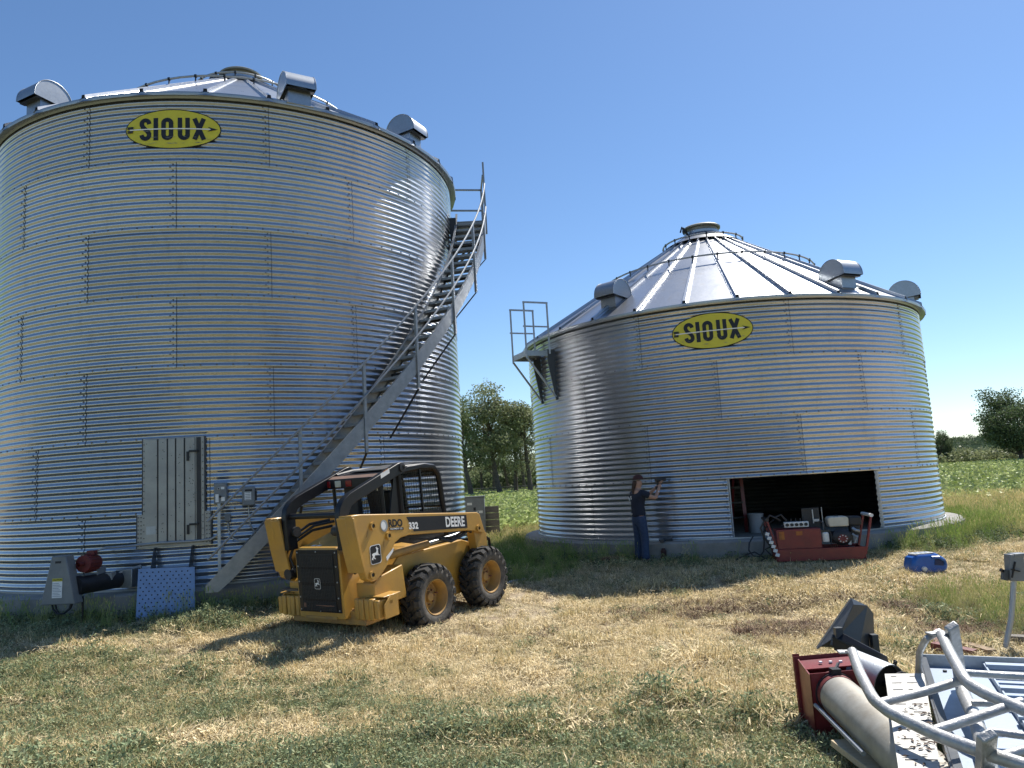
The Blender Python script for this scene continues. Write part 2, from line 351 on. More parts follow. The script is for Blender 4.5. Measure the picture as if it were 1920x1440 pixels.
# bin 2: stiffener along the right edge of the opening, cut edge strip on the left
def onwall(C, a, r, z): return Vector((C.x, C.y, 0)) + polar(r, a, z)
b = MB(); aR = -68.3
for j in range(44):
    z = ZB + .02 + (W - .04) * j / 44; r = R + AMP * math.cos(2 * PI * (z - ZB) * NC / W)
    b.bar(polar(r + .012, aR - .35, z), polar(r + .012, aR + .75, z), .003, .024)
    if j % 2: b.box(polar(r + .02, aR + .1, z), (.012, .014, .012))
b.build('stiffener', GPART, bin2, smooth=False)
b = MB()
for j in range(22): b.box(polar(R + .006, -104.55, ZB + W * (j + .5) / 22), (.02, .03, .014))
b.bar(polar(R - .01, -104.2, ZB), polar(R - .01, -104.2, ZB + W), .04, .02); b.build('edge_strip', GPART, bin2, smooth=False)
# ---------------------------------------------------------------- oval signs
def oval_sign(C, ac, zc, hw, hh, label):
    root = thing('oval_sign', label, 'sign', tuple(onwall(C, ac, R, zc)), rad(ac + 90), 'oval signs on the bins')   # local x right along the wall, y into the wall
    def fn(x, y, o=0):
        a = x / R; r = R + AMP + .012 + o + .0025 * math.sin(y * 2 * PI * NC / W) ; return Vector((r * math.sin(a), -(r * math.cos(a)) + R, y))
    def disc(sx, sy, o, name, m, thick=0):
        b = MB(); vs = [fn(0, 0, o)]; K = 72; rr = [.25, .5, .75, 1.]
        for q in rr:
            for k in range(K): t = 2 * PI * k / K; vs.append(fn(sx * q * math.cos(t), sy * q * math.sin(t), o))
        fs = [(0, 1 + k, 1 + (k + 1) % K) for k in range(K)]
        for j in range(3): fs += [(1 + j * K + k, 1 + (j + 1) * K + k, 1 + (j + 1) * K + (k + 1) % K, 1 + j * K + (k + 1) % K) for k in range(K)]
        b.add(vs, fs); o_ = b.build(name, m, root, ang=60); 
        if thick:
            mm = o_.modifiers.new('s', 'SOLIDIFY'); mm.thickness = thick; mm.offset = -1
        return o_
    disc(hw, hh, 0, 'black_border', BLACKP, .006); disc(hw * .978, hh * .955, .003, 'yellow_face', SIGNY)
    # letters drawn as strokes: condensed heavy capitals
    Hh = hh * .60; lw = hw * .100; st = .047 * hw; b = MB()
    def stroke(pts, w0=None, oo=.007):
        w = w0 or st
        for (x0, y0), (x1, y1) in zip(pts[:-1], pts[1:]):
            d = Vector((x1 - x0, y1 - y0)); L = d.length
            if L < 1e-6: continue
            d /= L; n = Vector((-d.y, d.x)) * w; e = d * w * .35
            b.add([fn(x0 - e.x + n.x, y0 - e.y + n.y, oo), fn(x1 + e.x + n.x, y1 + e.y + n.y, oo), fn(x1 + e.x - n.x, y1 + e.y - n.y, oo), fn(x0 - e.x - n.x, y0 - e.y - n.y, oo)], [(0, 3, 2, 1)])
            oo += .00006
    hx = lw * .78; hy = Hh * .95 - st
    def arc(cx, cy, rx, ry, t0, t1, n=10): return [(cx + rx * math.cos(rad(t0 + (t1 - t0) * k / n)), cy + ry * math.sin(rad(t0 + (t1 - t0) * k / n))) for k in range(n + 1)]
    X = [-.565 * hw, -.345 * hw, -.105 * hw, .235 * hw, .55 * hw]
    stroke(arc(X[0], hy - hx, hx, hx, 5, 180) + [(X[0] - hx, hy - hx * 1.35)] + [(X[0] - hx * .6, .035), (X[0] + hx * .6, -.035)] + [(X[0] + hx, -hy + hx * 1.4)] + arc(X[0], -hy + hx, hx, hx, 0, -175))
    stroke([(X[1], hy + st * .65), (X[1], -hy - st * .65)], st * 1.05)
    stroke(arc(X[2], hy - hx, hx, hx, 0, 180) + arc(X[2], -hy + hx, hx, hx, 180, 360) + [(X[2] + hx, hy - hx)])
    stroke([(X[3] - hx, hy + st * .65)] + arc(X[3], -hy + hx, hx, hx, 180, 360) + [(X[3] + hx, hy + st * .65)])
    stroke([(X[4] - hx * 1.15, hy + st * .4), (X[4] + hx * 1.15, -hy - st * .4)]); stroke([(X[4] + hx * 1.15, hy + st * .4), (X[4] - hx * 1.15, -hy - st * .4)], oo=.0092)
    b.build('lettering', BLACKP, root, smooth=False)
    b = MB()
    ax_s = np.linspace(-.90 * hw, .80 * hw, 30); b.add([fn(x, y, .0125) for x in ax_s for y in (-.009, .009)], [(2 * i, 2 * i + 2, 2 * i + 3, 2 * i + 1) for i in range(29)])
    b.build('arrow_shaft', WHITE, root, smooth=False)
    b = MB(); b.add([fn(x * hw, y * hh, .0145) for x, y in ((.93, 0), (.72, .12), (.79, 0), (.72, -.12))], [(0, 1, 2, 3)])
    for dy in (.03, .10): b.add([fn(x * hw, y * hh, .0145) for x, y in ((-.95, dy), (-.83, dy), (-.80, dy - .0), (-.83, dy + .06), (-.95, dy + .06))], [(0, 1, 2, 3, 4)]); b.add([fn(x * hw, y * hh, .0145) for x, y in ((-.95, -dy), (-.83, -dy), (-.83, -dy - .06), (-.95, -dy - .06))], [(0, 3, 2, 1)])
    b.build('arrow_head', BLACKP, root, smooth=False)
    rr = random.Random(int(zc * 10)); b = MB()                     # scuffed, flaked print
    for k in range(26):
        x = rr.uniform(-.75, .75) * hw; y = rr.choice([-.44, -.5, -.1, -.72, -.42]) * hh + rr.uniform(-.012, .012); l = rr.uniform(.01, .07); h2 = rr.uniform(.0015, .005)
        b.add([fn(x - l, y, .0165), fn(x, y - h2, .0165), fn(x + l, y + .002, .0165), fn(x, y + h2, .0165)], [(0, 1, 2, 3)])
    b.build('scuff_marks', mat('scuffed_print', (.34, .34, .30), (.10, .10, .10), .7, 0, 30), root, smooth=False)
    return root
oval_sign(C1, -83.8, 7.585, .745, .335, 'yellow oval sign lettered SIOUX with an arrow, high on the tall left bin')
oval_sign(C2, -104.7, 4.255, .755, .345, 'yellow oval sign lettered SIOUX with an arrow, under the eave of the shorter bin')
# ---------------------------------------------------------------- bin 1: door

ad = -83.6; door = MB()
def dl(x, y, z, a=ad): # x right along wall, y outwards
    e = polar(1, a, 0); t = polar(1, a + 90, 0); return e * (R + y) + t * x + Vector((0, 0, z))
def dbox(b, x0, x1, y0, y1, z0, z1): b.add([dl(x, y, z) for z in (z0, z1) for x, y in ((x0, y0), (x1, y0), (x1, y1), (x0, y1))], [(3, 2, 1, 0), (4, 5, 6, 7), (0, 1, 5, 4), (1, 2, 6, 5), (2, 3, 7, 6), (3, 0, 4, 7)][::1])
b = MB()
dbox(b, -.445, .445, -.06, .045, 1.0, 2.60); dbox(b, -.53, .53, -.06, .030, .96, 1.46)
frame = b.build('door', DOORM, bin1, smooth=False, bevel=.004)
for x0, x1 in ((-.41, -.235), (-.215, -.095), (-.075, .025), (.045, .155), (.175, .315)):
    b = MB(); dbox(b, x0, x1, .045, .066, 1.02, 2.585); b.build('door_panel', DOORM, frame, smooth=False, bevel=.006)
b = MB()
for x in (-.225, -.085, .035, .165): dbox(b, x - .009, x + .009, .045, .050, 1.02, 2.585)
dbox(b, .335, .40, .045, .052, 1.02, 2.585); b.build('door_groove', DARK, frame, smooth=False)
for z in (2.36, 1.26):
    b = MB(); dbox(b, .235, .36, .066, .085, z, z + .03); dbox(b, .20, .232, .066, .092, z - .13, z + .01); b.build('latch', BLACKP, frame, smooth=False)
b = MB(); rr = random.Random(3)
for k in range(60):
    x = rr.choice([-.40, -.25, -.15, -.02, .1, .24, .30]) + rr.uniform(-.02, .02); z = 1.03 + rr.random() * 1.5; dbox(b, x - .006, x + .006, .066, .071, z - .006, z + .006)
for z in np.arange(1.0, 2.6, .1): dbox(b, .418, .432, .045, .053, z, z + .014); dbox(b, -.438, -.424, .045, .053, z, z + .014)
for z in np.arange(.99, 1.45, .06):
    for x in (-.515, -.475, .475, .515): dbox(b, x - .008, x + .008, .03, .038, z, z + .016)
b.build('bolts', BOLT, frame, smooth=False, kind='stuff')
b = MB()
for x in (-.455, .455): dbox(b, x - .008, x + .008, -.02, .040, 1.46, 2.60)
for x in (-.54, .54): dbox(b, x - .008, x + .008, -.02, .026, .96, 1.46)
b.build('door_seal', SEAL, frame, smooth=False)
b = MB(); pass
dbox(b, -.39, -.25, .066, .068, 1.16, 1.28); b.build('door_label', GPART, frame, smooth=False)
# step bracket under the door
st = thing('door_step', 'galvanised step on two gusset brackets bolted under the bin door', 'step', tuple(onwall(C1, ad, R, .8)))
b = MB(st.location); o1 = Vector((C1.x, C1.y, 0))
for x in (-.27, .27):
    q = [dl(x, .0, .96), dl(x, .10, .96), dl(x, .24, .66), dl(x, .02, .66)]; q2 = [dl(x + .008, y, z) for y, z in ((0, .96), (.10, .96), (.24, .66), (.02, .66))]
    b.add([v + o1 for v in q + q2], [(0, 1, 2, 3), (7, 6, 5, 4), (0, 4, 5, 1), (1, 5, 6, 2), (2, 6, 7, 3), (3, 7, 4, 0)])
b.build('gusset', DGREY, st, smooth=False)
b = MB(st.location)
def wbox(b, x0, x1, y0, y1, z0, z1, a=ad, C=C1):
    o = Vector((C.x, C.y, 0)); b.add([o + dl(x, y, z, a) for z in (z0, z1) for x, y in ((x0, y0), (x1, y0), (x1, y1), (x0, y1))], [(3, 2, 1, 0), (4, 5, 6, 7), (0, 1, 5, 4), (1, 2, 6, 5), (2, 3, 7, 6), (3, 0, 4, 7)])
wbox(b, -.27, .27, .03, .245, .64, .665); b.build('tread', GPART, st, smooth=False)
# ---------------------------------------------------------------- spiral staircase
def zb(a): return .33 + .0925 * (a + 74.4)
stair = thing('spiral_staircase', 'galvanised spiral staircase with pipe handrails climbing the side of the tall bin', 'staircase', (C1.x, C1.y, 0))
RO, RI = R + .77, R + .12
for rr_, nm in ((RO, 1), (RI, 0)):
    b = MB(); angs = [-76.6 + k * 1.8 for k in range(44)]; vs = []
    for i, a in enumerate(angs):
        lo = max(zb(a), ZB - .02 if nm else ZB + .01); hi = max(zb(a) + .30, lo + .004)
        for r, z in ((rr_, lo), (rr_ + .012, lo), (rr_ + .012, hi), (rr_, hi)): vs.append(polar(r, a, z))
    n = len(angs); fs = []
    for i in range(n - 1):
        for k in range(4): fs.append((i * 4 + k, i * 4 + (k + 1) % 4, i * 4 + 4 + (k + 1) % 4, i * 4 + 4 + k))
    fs += [(0, 3, 2, 1), tuple(range(4 * n - 4, 4 * n))]; b.add(vs, fs)
    for sgn, zo in ((0, 0.006), (1, .294)):                           # flanges
        vs = []
        for a in angs[1:]:
            z = max(zb(a), ZB - .02) + zo if sgn == 0 else zb(a) + zo
            for r in ((rr_ - .035, rr_) if nm else (rr_ + .012, rr_ + .047)): vs += [polar(r, a, z - .005), polar(r, a, z + .005)]
        n2 = len(angs) - 1
        b.add(vs, [f for i in range(n2 - 1) for f in ((i * 4, i * 4 + 2, i * 4 + 6, i * 4 + 4), (i * 4 + 1, i * 4 + 5, i * 4 + 7, i * 4 + 3), (i * 4, i * 4 + 4, i * 4 + 5, i * 4 + 1), (i * 4 + 2, i * 4 + 3, i * 4 + 7, i * 4 + 6))])
    b.build('stringer', GSTAIR, stair, ang=40)
b = MB(); dx = .105
for k in range(3): x = -dx + k * .075; b.box((R + .445, x + .033, 0), (.62, .06, .004))
b.box((R + .445, -dx, -.02), (.62, .004, .045)); b.box((R + .445, dx + .012, -.02), (.62, .004, .045))
tr0 = b.build('tread', GSTAIR, stair, smooth=False)
for i in range(36):
    z = .52 + .1985 * i; a = -74.4 + (z - .33 - .17) / .0925
    if z > 7.3: break
    q = tr0 if i == 0 else inst(tr0); q.location = (0, 0, z); q.rotation_euler = (0, 0, rad(a))
posts = [-62.3, -51.0, -39.4, -27.7, -17.0, -6.8]
for i, a in enumerate(posts):
    b = MB(); t = polar(1, a + 90, 0); lo = zb(a) - (.28 if i else -.0); hi = zb(a) + 1.17
    b.bar(polar(RO + .035, a, lo), polar(RO + .035, a, hi), .045, .006, up=polar(1, a, 0)); b.bar(polar(RO + .015, a, lo) - t * .02, polar(RO + .015, a, hi) - t * .02, .006, .045, up=polar(1, a, 0))
    b.build('post', GSTAIR, stair, smooth=False)
    b = MB(); b.bar(polar(RO + .02, a, lo), polar(R + .02, a, lo - .78), .035, .012); b.bar(polar(RO, a, zb(a) + .03), polar(R, a, zb(a) + .03), .04, .04)
    b.build('brace', DARK, stair, smooth=False)
for dz in (1.15, .62):
    b = MB(); b.tube([polar(RO + .045, a, zb(a) + dz) for a in np.arange(-76.2, -1 if dz > 1 else -2, 1.6)], .0175, 8)
    b.build('handrail', GSTAIR, stair)
# top landing
zl = 7.38
b = MB()
for a in (1.5, 3.7, 5.9, 8.1): b.bar(polar(R + .14, a, zl), polar(RO, a, zl), .2, .025)
b.bar(polar(R + .14, .6, zl - .06), polar(RO, .6, zl - .06), .02, .14); b.bar(polar(RO, .6, zl - .05), polar(RO, 9.6, zl - .05), .03, .14); b.bar(polar(R + .13, .6, zl - .05), polar(R + .13, 9.6, zl - .05), .03, .14); b.bar(polar(R + .14, 9.6, zl - .06), polar(RO, 9.6, zl - .06), .02, .14)
b.build('landing', GSTAIR, stair, smooth=False)
b = MB(); b.bar(polar(RO + .02, 0.4, zl - .3), polar(RO + .02, 0.4, zl + 1.35), .05, .04)
b.bar(polar(RO, 9.6, zl - .1), polar(RO, 9.6, zl + 1.05), .045, .045)
for dz in (1.05, .55): b.bar(polar(R + .05, 9.6, zl + dz), polar(RO, 9.6, zl + dz), .035); b.bar(polar(RO, 0.4, zl + dz), polar(RO, 9.6, zl + dz), .035)
b.build('landing_rail', GSTAIR, stair, smooth=False)
b = MB(); b.bar(polar(RO, 3, zl - .1), polar(R + .02, 3, zl - .9), .04); b.bar(polar(RO, 8.4, zl - .1), polar(R + .02, 8.4, zl - .9), .04); b.box(polar(R + .08, -3, zl - .55), (.14, .05, 1.1)); b.build('brace', DARK, stair, smooth=False)
# ---------------------------------------------------------------- bin 2: access platform at the left
pa = -157; plat = thing('access_platform', 'small galvanised platform with pipe guardrails bracketed off the left side of the shorter bin', 'platform', (C2.x, C2.y, 0))
def pp(u, t, z): return polar(u, pa, 0) + polar(1, pa + 90, 0) * t + Vector((0, 0, z))
b = MB(); zf = 4.42; U0, U1 = 4.66, 5.24
for k in range(4):
    u = U0 - .02 + (U1 - U0) * (k + .5) / 4; b.bar(pp(u, -.37, zf), pp(u, .37, zf), (U1 - U0) / 4 - .012, .02)
b.build('deck', GPART, plat, smooth=False)
b = MB()
for t in (-.38, .38): b.bar(pp(U0 - .1, t, zf - .035), pp(U1, t, zf - .035), .02, .12)
b.bar(pp(U1, -.38, zf - .035), pp(U1, .38, zf - .035), .02, .12); b.build('deck_frame', GDULL, plat, smooth=False)
for t in (-.38, .38):
    b = MB(); b.bar(pp(U1, t, zf - .14), pp(U1, t, 5.52), .04); b.bar(pp(U0 + .02, t, zf - .05), pp(U0 + .02, t, 5.52), .04); b.bar(pp(U1 + .02, t, 5.52), pp(U0, t, 5.52), .035); b.bar(pp(U1 + .04, t, 4.98), pp(U0, t, 4.98), .03)
    b.build('guardrail', GPART, plat, smooth=False)
    b = MB(); b.bar(pp(U1, t, zf - .12), pp(4.60, t, 3.42), .035, .035); b.build('brace', GPART, plat, smooth=False)
    b = MB(); b.prism([(4.56, zf + .05), (4.74, zf + .05), (4.74, zf - .25), (4.60, 3.35), (4.56, 3.35)], t - .012, t + .012, 'y', fn=lambda q: pp(q[0], q[1], q[2])); b.build('wall_bracket', DGREY, plat, smooth=False)
# ---------------------------------------------------------------- bin 1: electrics
def cyl_pt(px, py, rho, C=C1):
    d = ray(px, py); o = Vector((-C.x, -C.y)); a = d.x * d.x + d.y * d.y; bb = 2 * (o.x * d.x + o.y * d.y); cc = o.dot(o) - rho * rho
    t = (-bb - math.sqrt(max(bb * bb - 4 * a * cc, 0))) / (2 * a); return Vector((d.x * t, d.y * t, CAMH + d.z * t))
def ebox(px, py, w, h, label, off=.12, depth=.11, extra=0):
    c = cyl_pt(px, py, R + off); a = math.degrees(math.atan2(c.y - C1.y, c.x - C1.x))
    root = thing('control_box', label, 'electrical box', tuple(c), rad(a + 90), 'electrical boxes by the bin door')
    b = MB(); b.box((0, 0, 0), (w, depth, h)); body = b.build('box_body', GBOX, root, bevel=.008)
    b = MB(); b.box((0, -depth / 2 - .006, 0), (w * .9, .012, h * .93)); cov = b.build('cover', GBOX, root, bevel=.005)
    y = -depth / 2 - .0145
    if extra == 1:
        b = MB(); b.box((-w * .12, y, h * .22), (.03, .004, .03)); b.box((-w * .25, y, -h * .22), (.045, .004, .12)); b.box((w * .2, y, -h * .27), (.05, .004, .06)); b.box((w * .18, y, h * .24), (.05, .004, .035)); b.build('label', WHITE, body, smooth=False)
        b = MB(); b.lathe([(.018, 0), (.018, .03), (0, .03)], 12, (0, y, -h * .16), (0, -1, 0)); b.lathe([(.012, 0), (.012, .02), (0, .02)], 12, (-w * .12, y - .002, h * .22), (0, -1, 0)); b.build('knob', BLACKP, body)
    if extra == 2:
        b = MB(); b.box((-.01, y, 0), (w * .5, .003, h * .42)); b.build('label', WHITE, body, smooth=False)
        b = MB()
        for k in range(5): b.box((-.01, y - .003, -.05 + k * .025), (w * .4, .002, .006))
        b.box((0, y, h * .3), (w * .55, .003, .03)); b.build('print', BLACKP, body, smooth=False)
        b = MB(); b.box((w * .56, 0, 0), (.03, .03, .14)); b.box((w * .62, -.02, .05), (.02, .06, .02)); b.build('lever', BLACKP, body, smooth=False)
    return root, c
eb1, c1_ = ebox(414, 925, .185, .32, 'grey switch box with a round black knob on the post by the bin door', .15, .11, 1)
eb2, c2_ = ebox(466, 930, .19, .29, 'grey disconnect box with a white label, right of the knobbed switch box', .10, .11, 2)
eb3, c3_ = ebox(427, 970, .085, .12, 'tiny grey junction box on the corrugated wall below the two control boxes', .08, .07, 0)
pst = thing('sign_post', 'slim galvanised channel post standing in front of the bin under the switch box', 'post', (c1_.x, c1_.y, 0))
b = MB((c1_.x, c1_.y, 0)); d = Vector((-.0, -.075, 0)); q0 = Vector((c1_.x + .0, c1_.y, 0)); b.bar(q0 + Vector((0, -.0, -.4)) + d, q0 + Vector((0, 0, 1.56)) + d, .045, .012, up=(0, 1, 0)); b.build('channel', GPART, pst, smooth=False)
pc = thing('conduit', 'grey conduit running along the wall from the post to the auger motor', 'pipe', (C1.x, C1.y, 0))
def rel(p): return Vector((p.x - C1.x, p.y - C1.y, p.z))
path = [cyl_pt(x, y, R + r) for x, y, r in ((412, 985, .12), (408, 1004, .10), (395, 1011, .085), (370, 1014, .09), (300, 1018, .10), (240, 1024, .10), (198, 1027, .12), (182, 1032, .2), (176, 1045, .3), (174, 1062, .38))]
b = MB(); b.tube([rel(p) for p in path], .017, 8); b.build('pipe_run', GPART, pc)
b = MB()
for pts in (((466, 945, .07), (467, 965, .07), (470, 985, .06), (478, 998, .05), (490, 1003, .05)), ((427, 978, .06), (429, 995, .05), (438, 1010, .05), (452, 1014, .05), (480, 1013, .05)), ((420, 936, .1), (435, 938, .1), (455, 942, .1))):
    b.tube([rel(cyl_pt(x, y, R + r)) for x, y, r in pts], .012, 6)
b.build('cable_drop', GPART, pc)
# ---------------------------------------------------------------- unload auger with guard and motor at the far left
ug = None
ac = -97.5; e = polar(1, ac, 0); t = polar(1, ac + 90, 0); base = Vector((C1.x, C1.y, 0)) + e * (R + .95); base.z = 0
aug = thing('unload_auger', 'unloading auger with red motor and grey belt guard at the foot of the tall bin', 'auger', tuple(base))
tgt = P(118, 1090, .55)
def au(x, y, z):   # x to the right along the wall, y out from the wall
    return Vector((C1.x, C1.y, 0)) + e * (R + y) + t * x + Vector((0, 0, z))
mb = MB(base)
gx = -.16
def gp(q): return au(q[0], q[1], q[2])
# guard: tapered, deep, leaning shell
gy0, gy1 = .86, 1.02
b = MB(base); b.add([gp(q) for q in ((-.15, gy0, .33), (.36, gy0, .33), (.36, gy1 + .02, .33), (-.15, gy1 + .02, .33), (-.01, gy0, .98), (.20, gy0, .98), (.20, gy1, .98), (-.01, gy1, .98))], [(3, 2, 1, 0), (4, 5, 6, 7), (0, 1, 5, 4), (1, 2, 6, 5), (2, 3, 7, 6), (3, 0, 4, 7)])
guard = b.build('belt_guard', GREYP, aug, bevel=.012)
def gface(x, z):  # point on the front face of the guard
    k = (z - .33) / .65; return au(x + .13, gy1 + .02 - .02 * k + .004, z)
b = MB(base); b.add([gface(x, z) for x, z in ((-.11, .42), (.04, .42), (.04, .64), (-.11, .64))], [(0, 1, 2, 3)]); b.build('label', WHITE, guard, smooth=False)
b = MB(base); b.add([gface(x, z) + e * .002 for x, z in ((-.11, .64), (.04, .64), (.04, .68), (-.11, .68))], [(0, 1, 2, 3)]); b.build('caution_band', SIGNY, guard, smooth=False)
print_text('CAUTION', lambda x, y: gface(-.035 + x, .66 + y) + e * .004, 'lettering', BLACKP, guard, .030, .0008).data.transform(Matrix.Translation(-base))
b = MB(base)
for k in range(9): b.add([gface(x, z) + e * .003 for x, z in ((-.10, .44 + k * .021), (.03 - .02 * (k % 3), .44 + k * .021), (.03 - .02 * (k % 3), .446 + k * .021), (-.10, .446 + k * .021))], [(0, 1, 2, 3)])
b.build('print', mat('grey_print', (.25, .27, .32), None, .6), guard, smooth=False)
b = MB(base); b.add([gface(x, z) for x, z in ((-.08, .88), (.01, .88), (.01, .91), (-.08, .91))], [(0, 1, 2, 3)]); b.build('badge', BLACKP, guard, smooth=False)
b = MB(base)
for dx_ in (0, .05): b.tube([au(-.06 + dx_, .94, .35), au(-.03 + dx_, .95, .26), au(.04 + dx_ * .6, .96, .20), au(.14, .96, .20), au(.23 - dx_ * .3, .95, .26), au(.26 - dx_ * .3, .94, .35)], .013, 6)
b.build('belt', BLACKP, guard)
b = MB(base); ax_ = -e
b.lathe([(0, -.02), (.115, -.02), (.12, 0), (.12, .20), (.105, .25), (.05, .27), (0, .27)], 24, au(.31, .80, .84), ax_)
b.lathe([(.03, -.12), (.03, 0)], 12, au(.31, .80, .84), ax_); mot = b.build('motor', REDD, aug)
b = MB(base)
for k in range(9):
    q = PI * (k / 8) - PI / 2; p0 = au(.31, .78, .84) + (t * math.cos(q) + Vector((0, 0, 1)) * math.sin(q)) * .122; b.bar(p0, p0 - e * .18, .006, .02, up=(p0 - au(.31, .78, .84)))
b.box(au(.33, .66, .98), (.1, .1, .06)); b.build('cooling_fin', REDD, mot, smooth=False)
b = MB(base); b.tube([au(.26, .86, .55), au(.44, .08, .55)], .125, 20); b.tube([au(.25, .90, .55), au(.265, .83, .55)], .14, 20); b.build('auger_tube', DARK, aug)
b = MB(base); b.box(au(.52, .13, .56), (.26, .20, .26), Matrix.Rotation(rad(ac + 90), 3, 'Z')); b.build('outlet_box', GDULL, aug, bevel=.006)
b = MB(base); b.bar(au(.34, .40, .60), au(.66, .03, .72), .03, .02); b.bar(au(.66, .03, .34), au(.66, .03, .72), .03, .012); b.bar(au(.36, .5, .62), au(.36, .5, .76), .22, .012); b.box(au(.42, .40, .62), (.12, .12, .1)); b.build('bracket', GPART, aug, smooth=False)
b = MB(base); b.bar(au(.30, .8, .4), au(.30, .8, -.2), .02, .02); b.build('leg', DARK, aug, smooth=False)
# perforated blue-grey panel leaning on the foundation
pb = P(258, 1160, .0); tl = [P(258, 1160, -.03), P(365, 1155, -.03), P(350, 1072, .66), P(256, 1088, .60)]
B0 = P(255, 1166, -.03); B1 = P(366, 1160, -.03); B0 += (Vector((0, 0, 1.6)) - B0) * .02; dirx = (B1 - B0).normalized(); wdt = (B1 - B0).length
outn = Vector((C1.x, C1.y, 0)) - (B0 + B1) / 2; outn.z = 0; outn.normalize(); upv = (Vector((0, 0, .70)) + outn * .16 - dirx * .02)
per = thing('metal_panel', 'blue-grey panel punched with rows of holes, leaning on the foundation under the bin door', 'metal panel', tuple(B0))
b = MB(B0); nrm = dirx.cross(upv).normalized()
b.add([B0 + dirx * x + upv * z + nrm * y for z in (0, 1) for x, y in ((0, 0), (wdt * (1 if z == 0 else .97), 0), (wdt * (1 if z == 0 else .97), .03), (0, .03))], [(3, 2, 1, 0), (4, 5, 6, 7), (0, 1, 5, 4), (1, 2, 6, 5), (2, 3, 7, 6), (3, 0, 4, 7)]); b.build('panel_face', BLUEP, per, smooth=False)
b = MB(B0)
for r_ in range(13):
    for c_ in range(9):
        x = wdt * (.05 + .1 * c_ + (.05 if r_ % 2 else 0)); z = .05 + .073 * r_
        if x > wdt * .95: continue
        for s_ in (-1, 1):
            c0 = B0 + dirx * x + upv * z + nrm * (.015 + s_ * .0162); b.add([c0 + (dirx * math.cos(q) + upv.normalized() * math.sin(q)) * .0115 for q in [PI / 3 * k for k in range(6)]], [tuple(range(6))])
b.build('punched_hole', BLACKP, per, smooth=False, kind='stuff')
# ---------------------------------------------------------------- skid steer loader
TH, PT = .985, .081
SH = Vector((math.cos(TH) * math.cos(PT), math.sin(TH) * math.cos(PT), math.sin(PT))); SUP = Vector((-math.cos(TH) * math.sin(PT), -math.sin(TH) * math.sin(PT), math.cos(PT))); SLF = Vector((-math.sin(TH), math.cos(TH), 0))
YC = .90
SO_ = Vector((-1.127, 10.13, .20)) - SUP * .42 + SLF * YC + SH * .5
skid = thing('skid_steer', 'yellow and black skid steer loader parked facing away, its rear grille towards us', 'skid steer')
skid.matrix_world = Matrix(((SH.x, SLF.x, SUP.x, SO_.x), (SH.y, SLF.y, SUP.y, SO_.y), (SH.z, SLF.z, SUP.z, SO_.z), (0, 0, 0, 1)))
SOFF = (.5, YC, 0)
def S(): return MB(SOFF)
def my(y): return 2 * YC - y
# chassis
b = S()
b.prism([(-.80, .30), (1.30, .24), (1.42, .40), (1.38, .86), (1.05, .98), (-.30, 1.00), (-.55, .78), (-.82, .72)], .34, my(.34), 'y')
body = b.build('chassis', YEL, skid, bevel=.012)
b = S(); b.box((-.88, YC, .40), (.34, 1.30, .17)); b.prism([(-1.03, .40), (-.72, .32), (-.72, .50), (-1.03, .50)], .26, my(.26), 'y'); b.build('rear_frame', YDIRT, skid, bevel=.01)
for s_ in (0, 1):
    f = (lambda y: my(y)) if s_ else (lambda y: y)
    b = S(); b.prism([(-.98, .50), (-.98, .80), (-.90, .86), (-.45, .93), (-.42, .52)], f(.14), f(.44), 'y'); b.build('rear_fender', YEL, skid, bevel=.012)
    b = S()
    for k in range(5): y0 = .005 + k * .082; b.box((-.98 - .008 * (k % 2), f(y0 + .036), .515), (.19, .074, .25 if k else .22))
    b.build('counterweight', YEL, skid, bevel=.014)
    b = S(); b.prism([(-1.02, .40), (-1.02, .56), (-.90, .66), (-.78, .66), (-.78, .40)], f(-.045), f(-.025), 'y'); b.box((-.9, f(-.02), .58), (.06, .05, .05)); b.box((-.86, f(.1), .655), (.3, .26, .012)); b.build('weight_bracket', YEL, skid, bevel=.006)
# engine hood
b = S()
sec = [(.50, .40), (my(.50), .40), (my(.50), 1.18), (my(.57), 1.27), (.57, 1.27), (.50, 1.18)]
def hsec(x, k, top, dy=0): return [(x, y, (z if z < 1 else z + top)) for y, z in sec]
rows = [hsec(-1.15, 0, -.012), hsec(-1.13, 0, .0), hsec(-.98, 0, .02), hsec(-.62, 0, .10), hsec(-.30, 0, .26)]
vs = [q for r_ in rows for q in r_]; n = 6
b.add(vs, [tuple(range(n))[::-1]] + [(i * n + k, i * n + (k + 1) % n, (i + 1) * n + (k + 1) % n, (i + 1) * n + k) for i in range(4) for k in range(n)] + [tuple(range(4 * n, 5 * n))])
hood = b.build('engine_hood', YEL, skid, bevel=.012, ang=40)
b = S(); b.box((-1.157, YC, .86), (.014, .74, .76)); gr = b.build('grille', BLK, skid, bevel=.01)
b = S()
for z0, z1 in ((.51, .62), (.65, .80), (.85, 1.00), (1.04, 1.19)):
    k = z0
    while k < z1: b.box((-1.168, YC, k), (.010, .60, .0075)); k += .0165
for k in range(21): b.box((-1.172, YC - .29 + k * .029, .83), (.004, .006, .68))
b.build('grille_louvres', PLAS, gr, smooth=False)
b = S()
for y, z in [(YC + a_, z_) for a_ in (-.34, .34) for z_ in (.51, .66, .85, 1.04, 1.21)] + [(YC, .495), (YC, 1.22)]: b.lathe([(.010, 0), (.010, .006), (0, .007)], 8, (-1.164, y, z), (-1, 0, 0))
b.build('screws', GPART, gr, smooth=False)
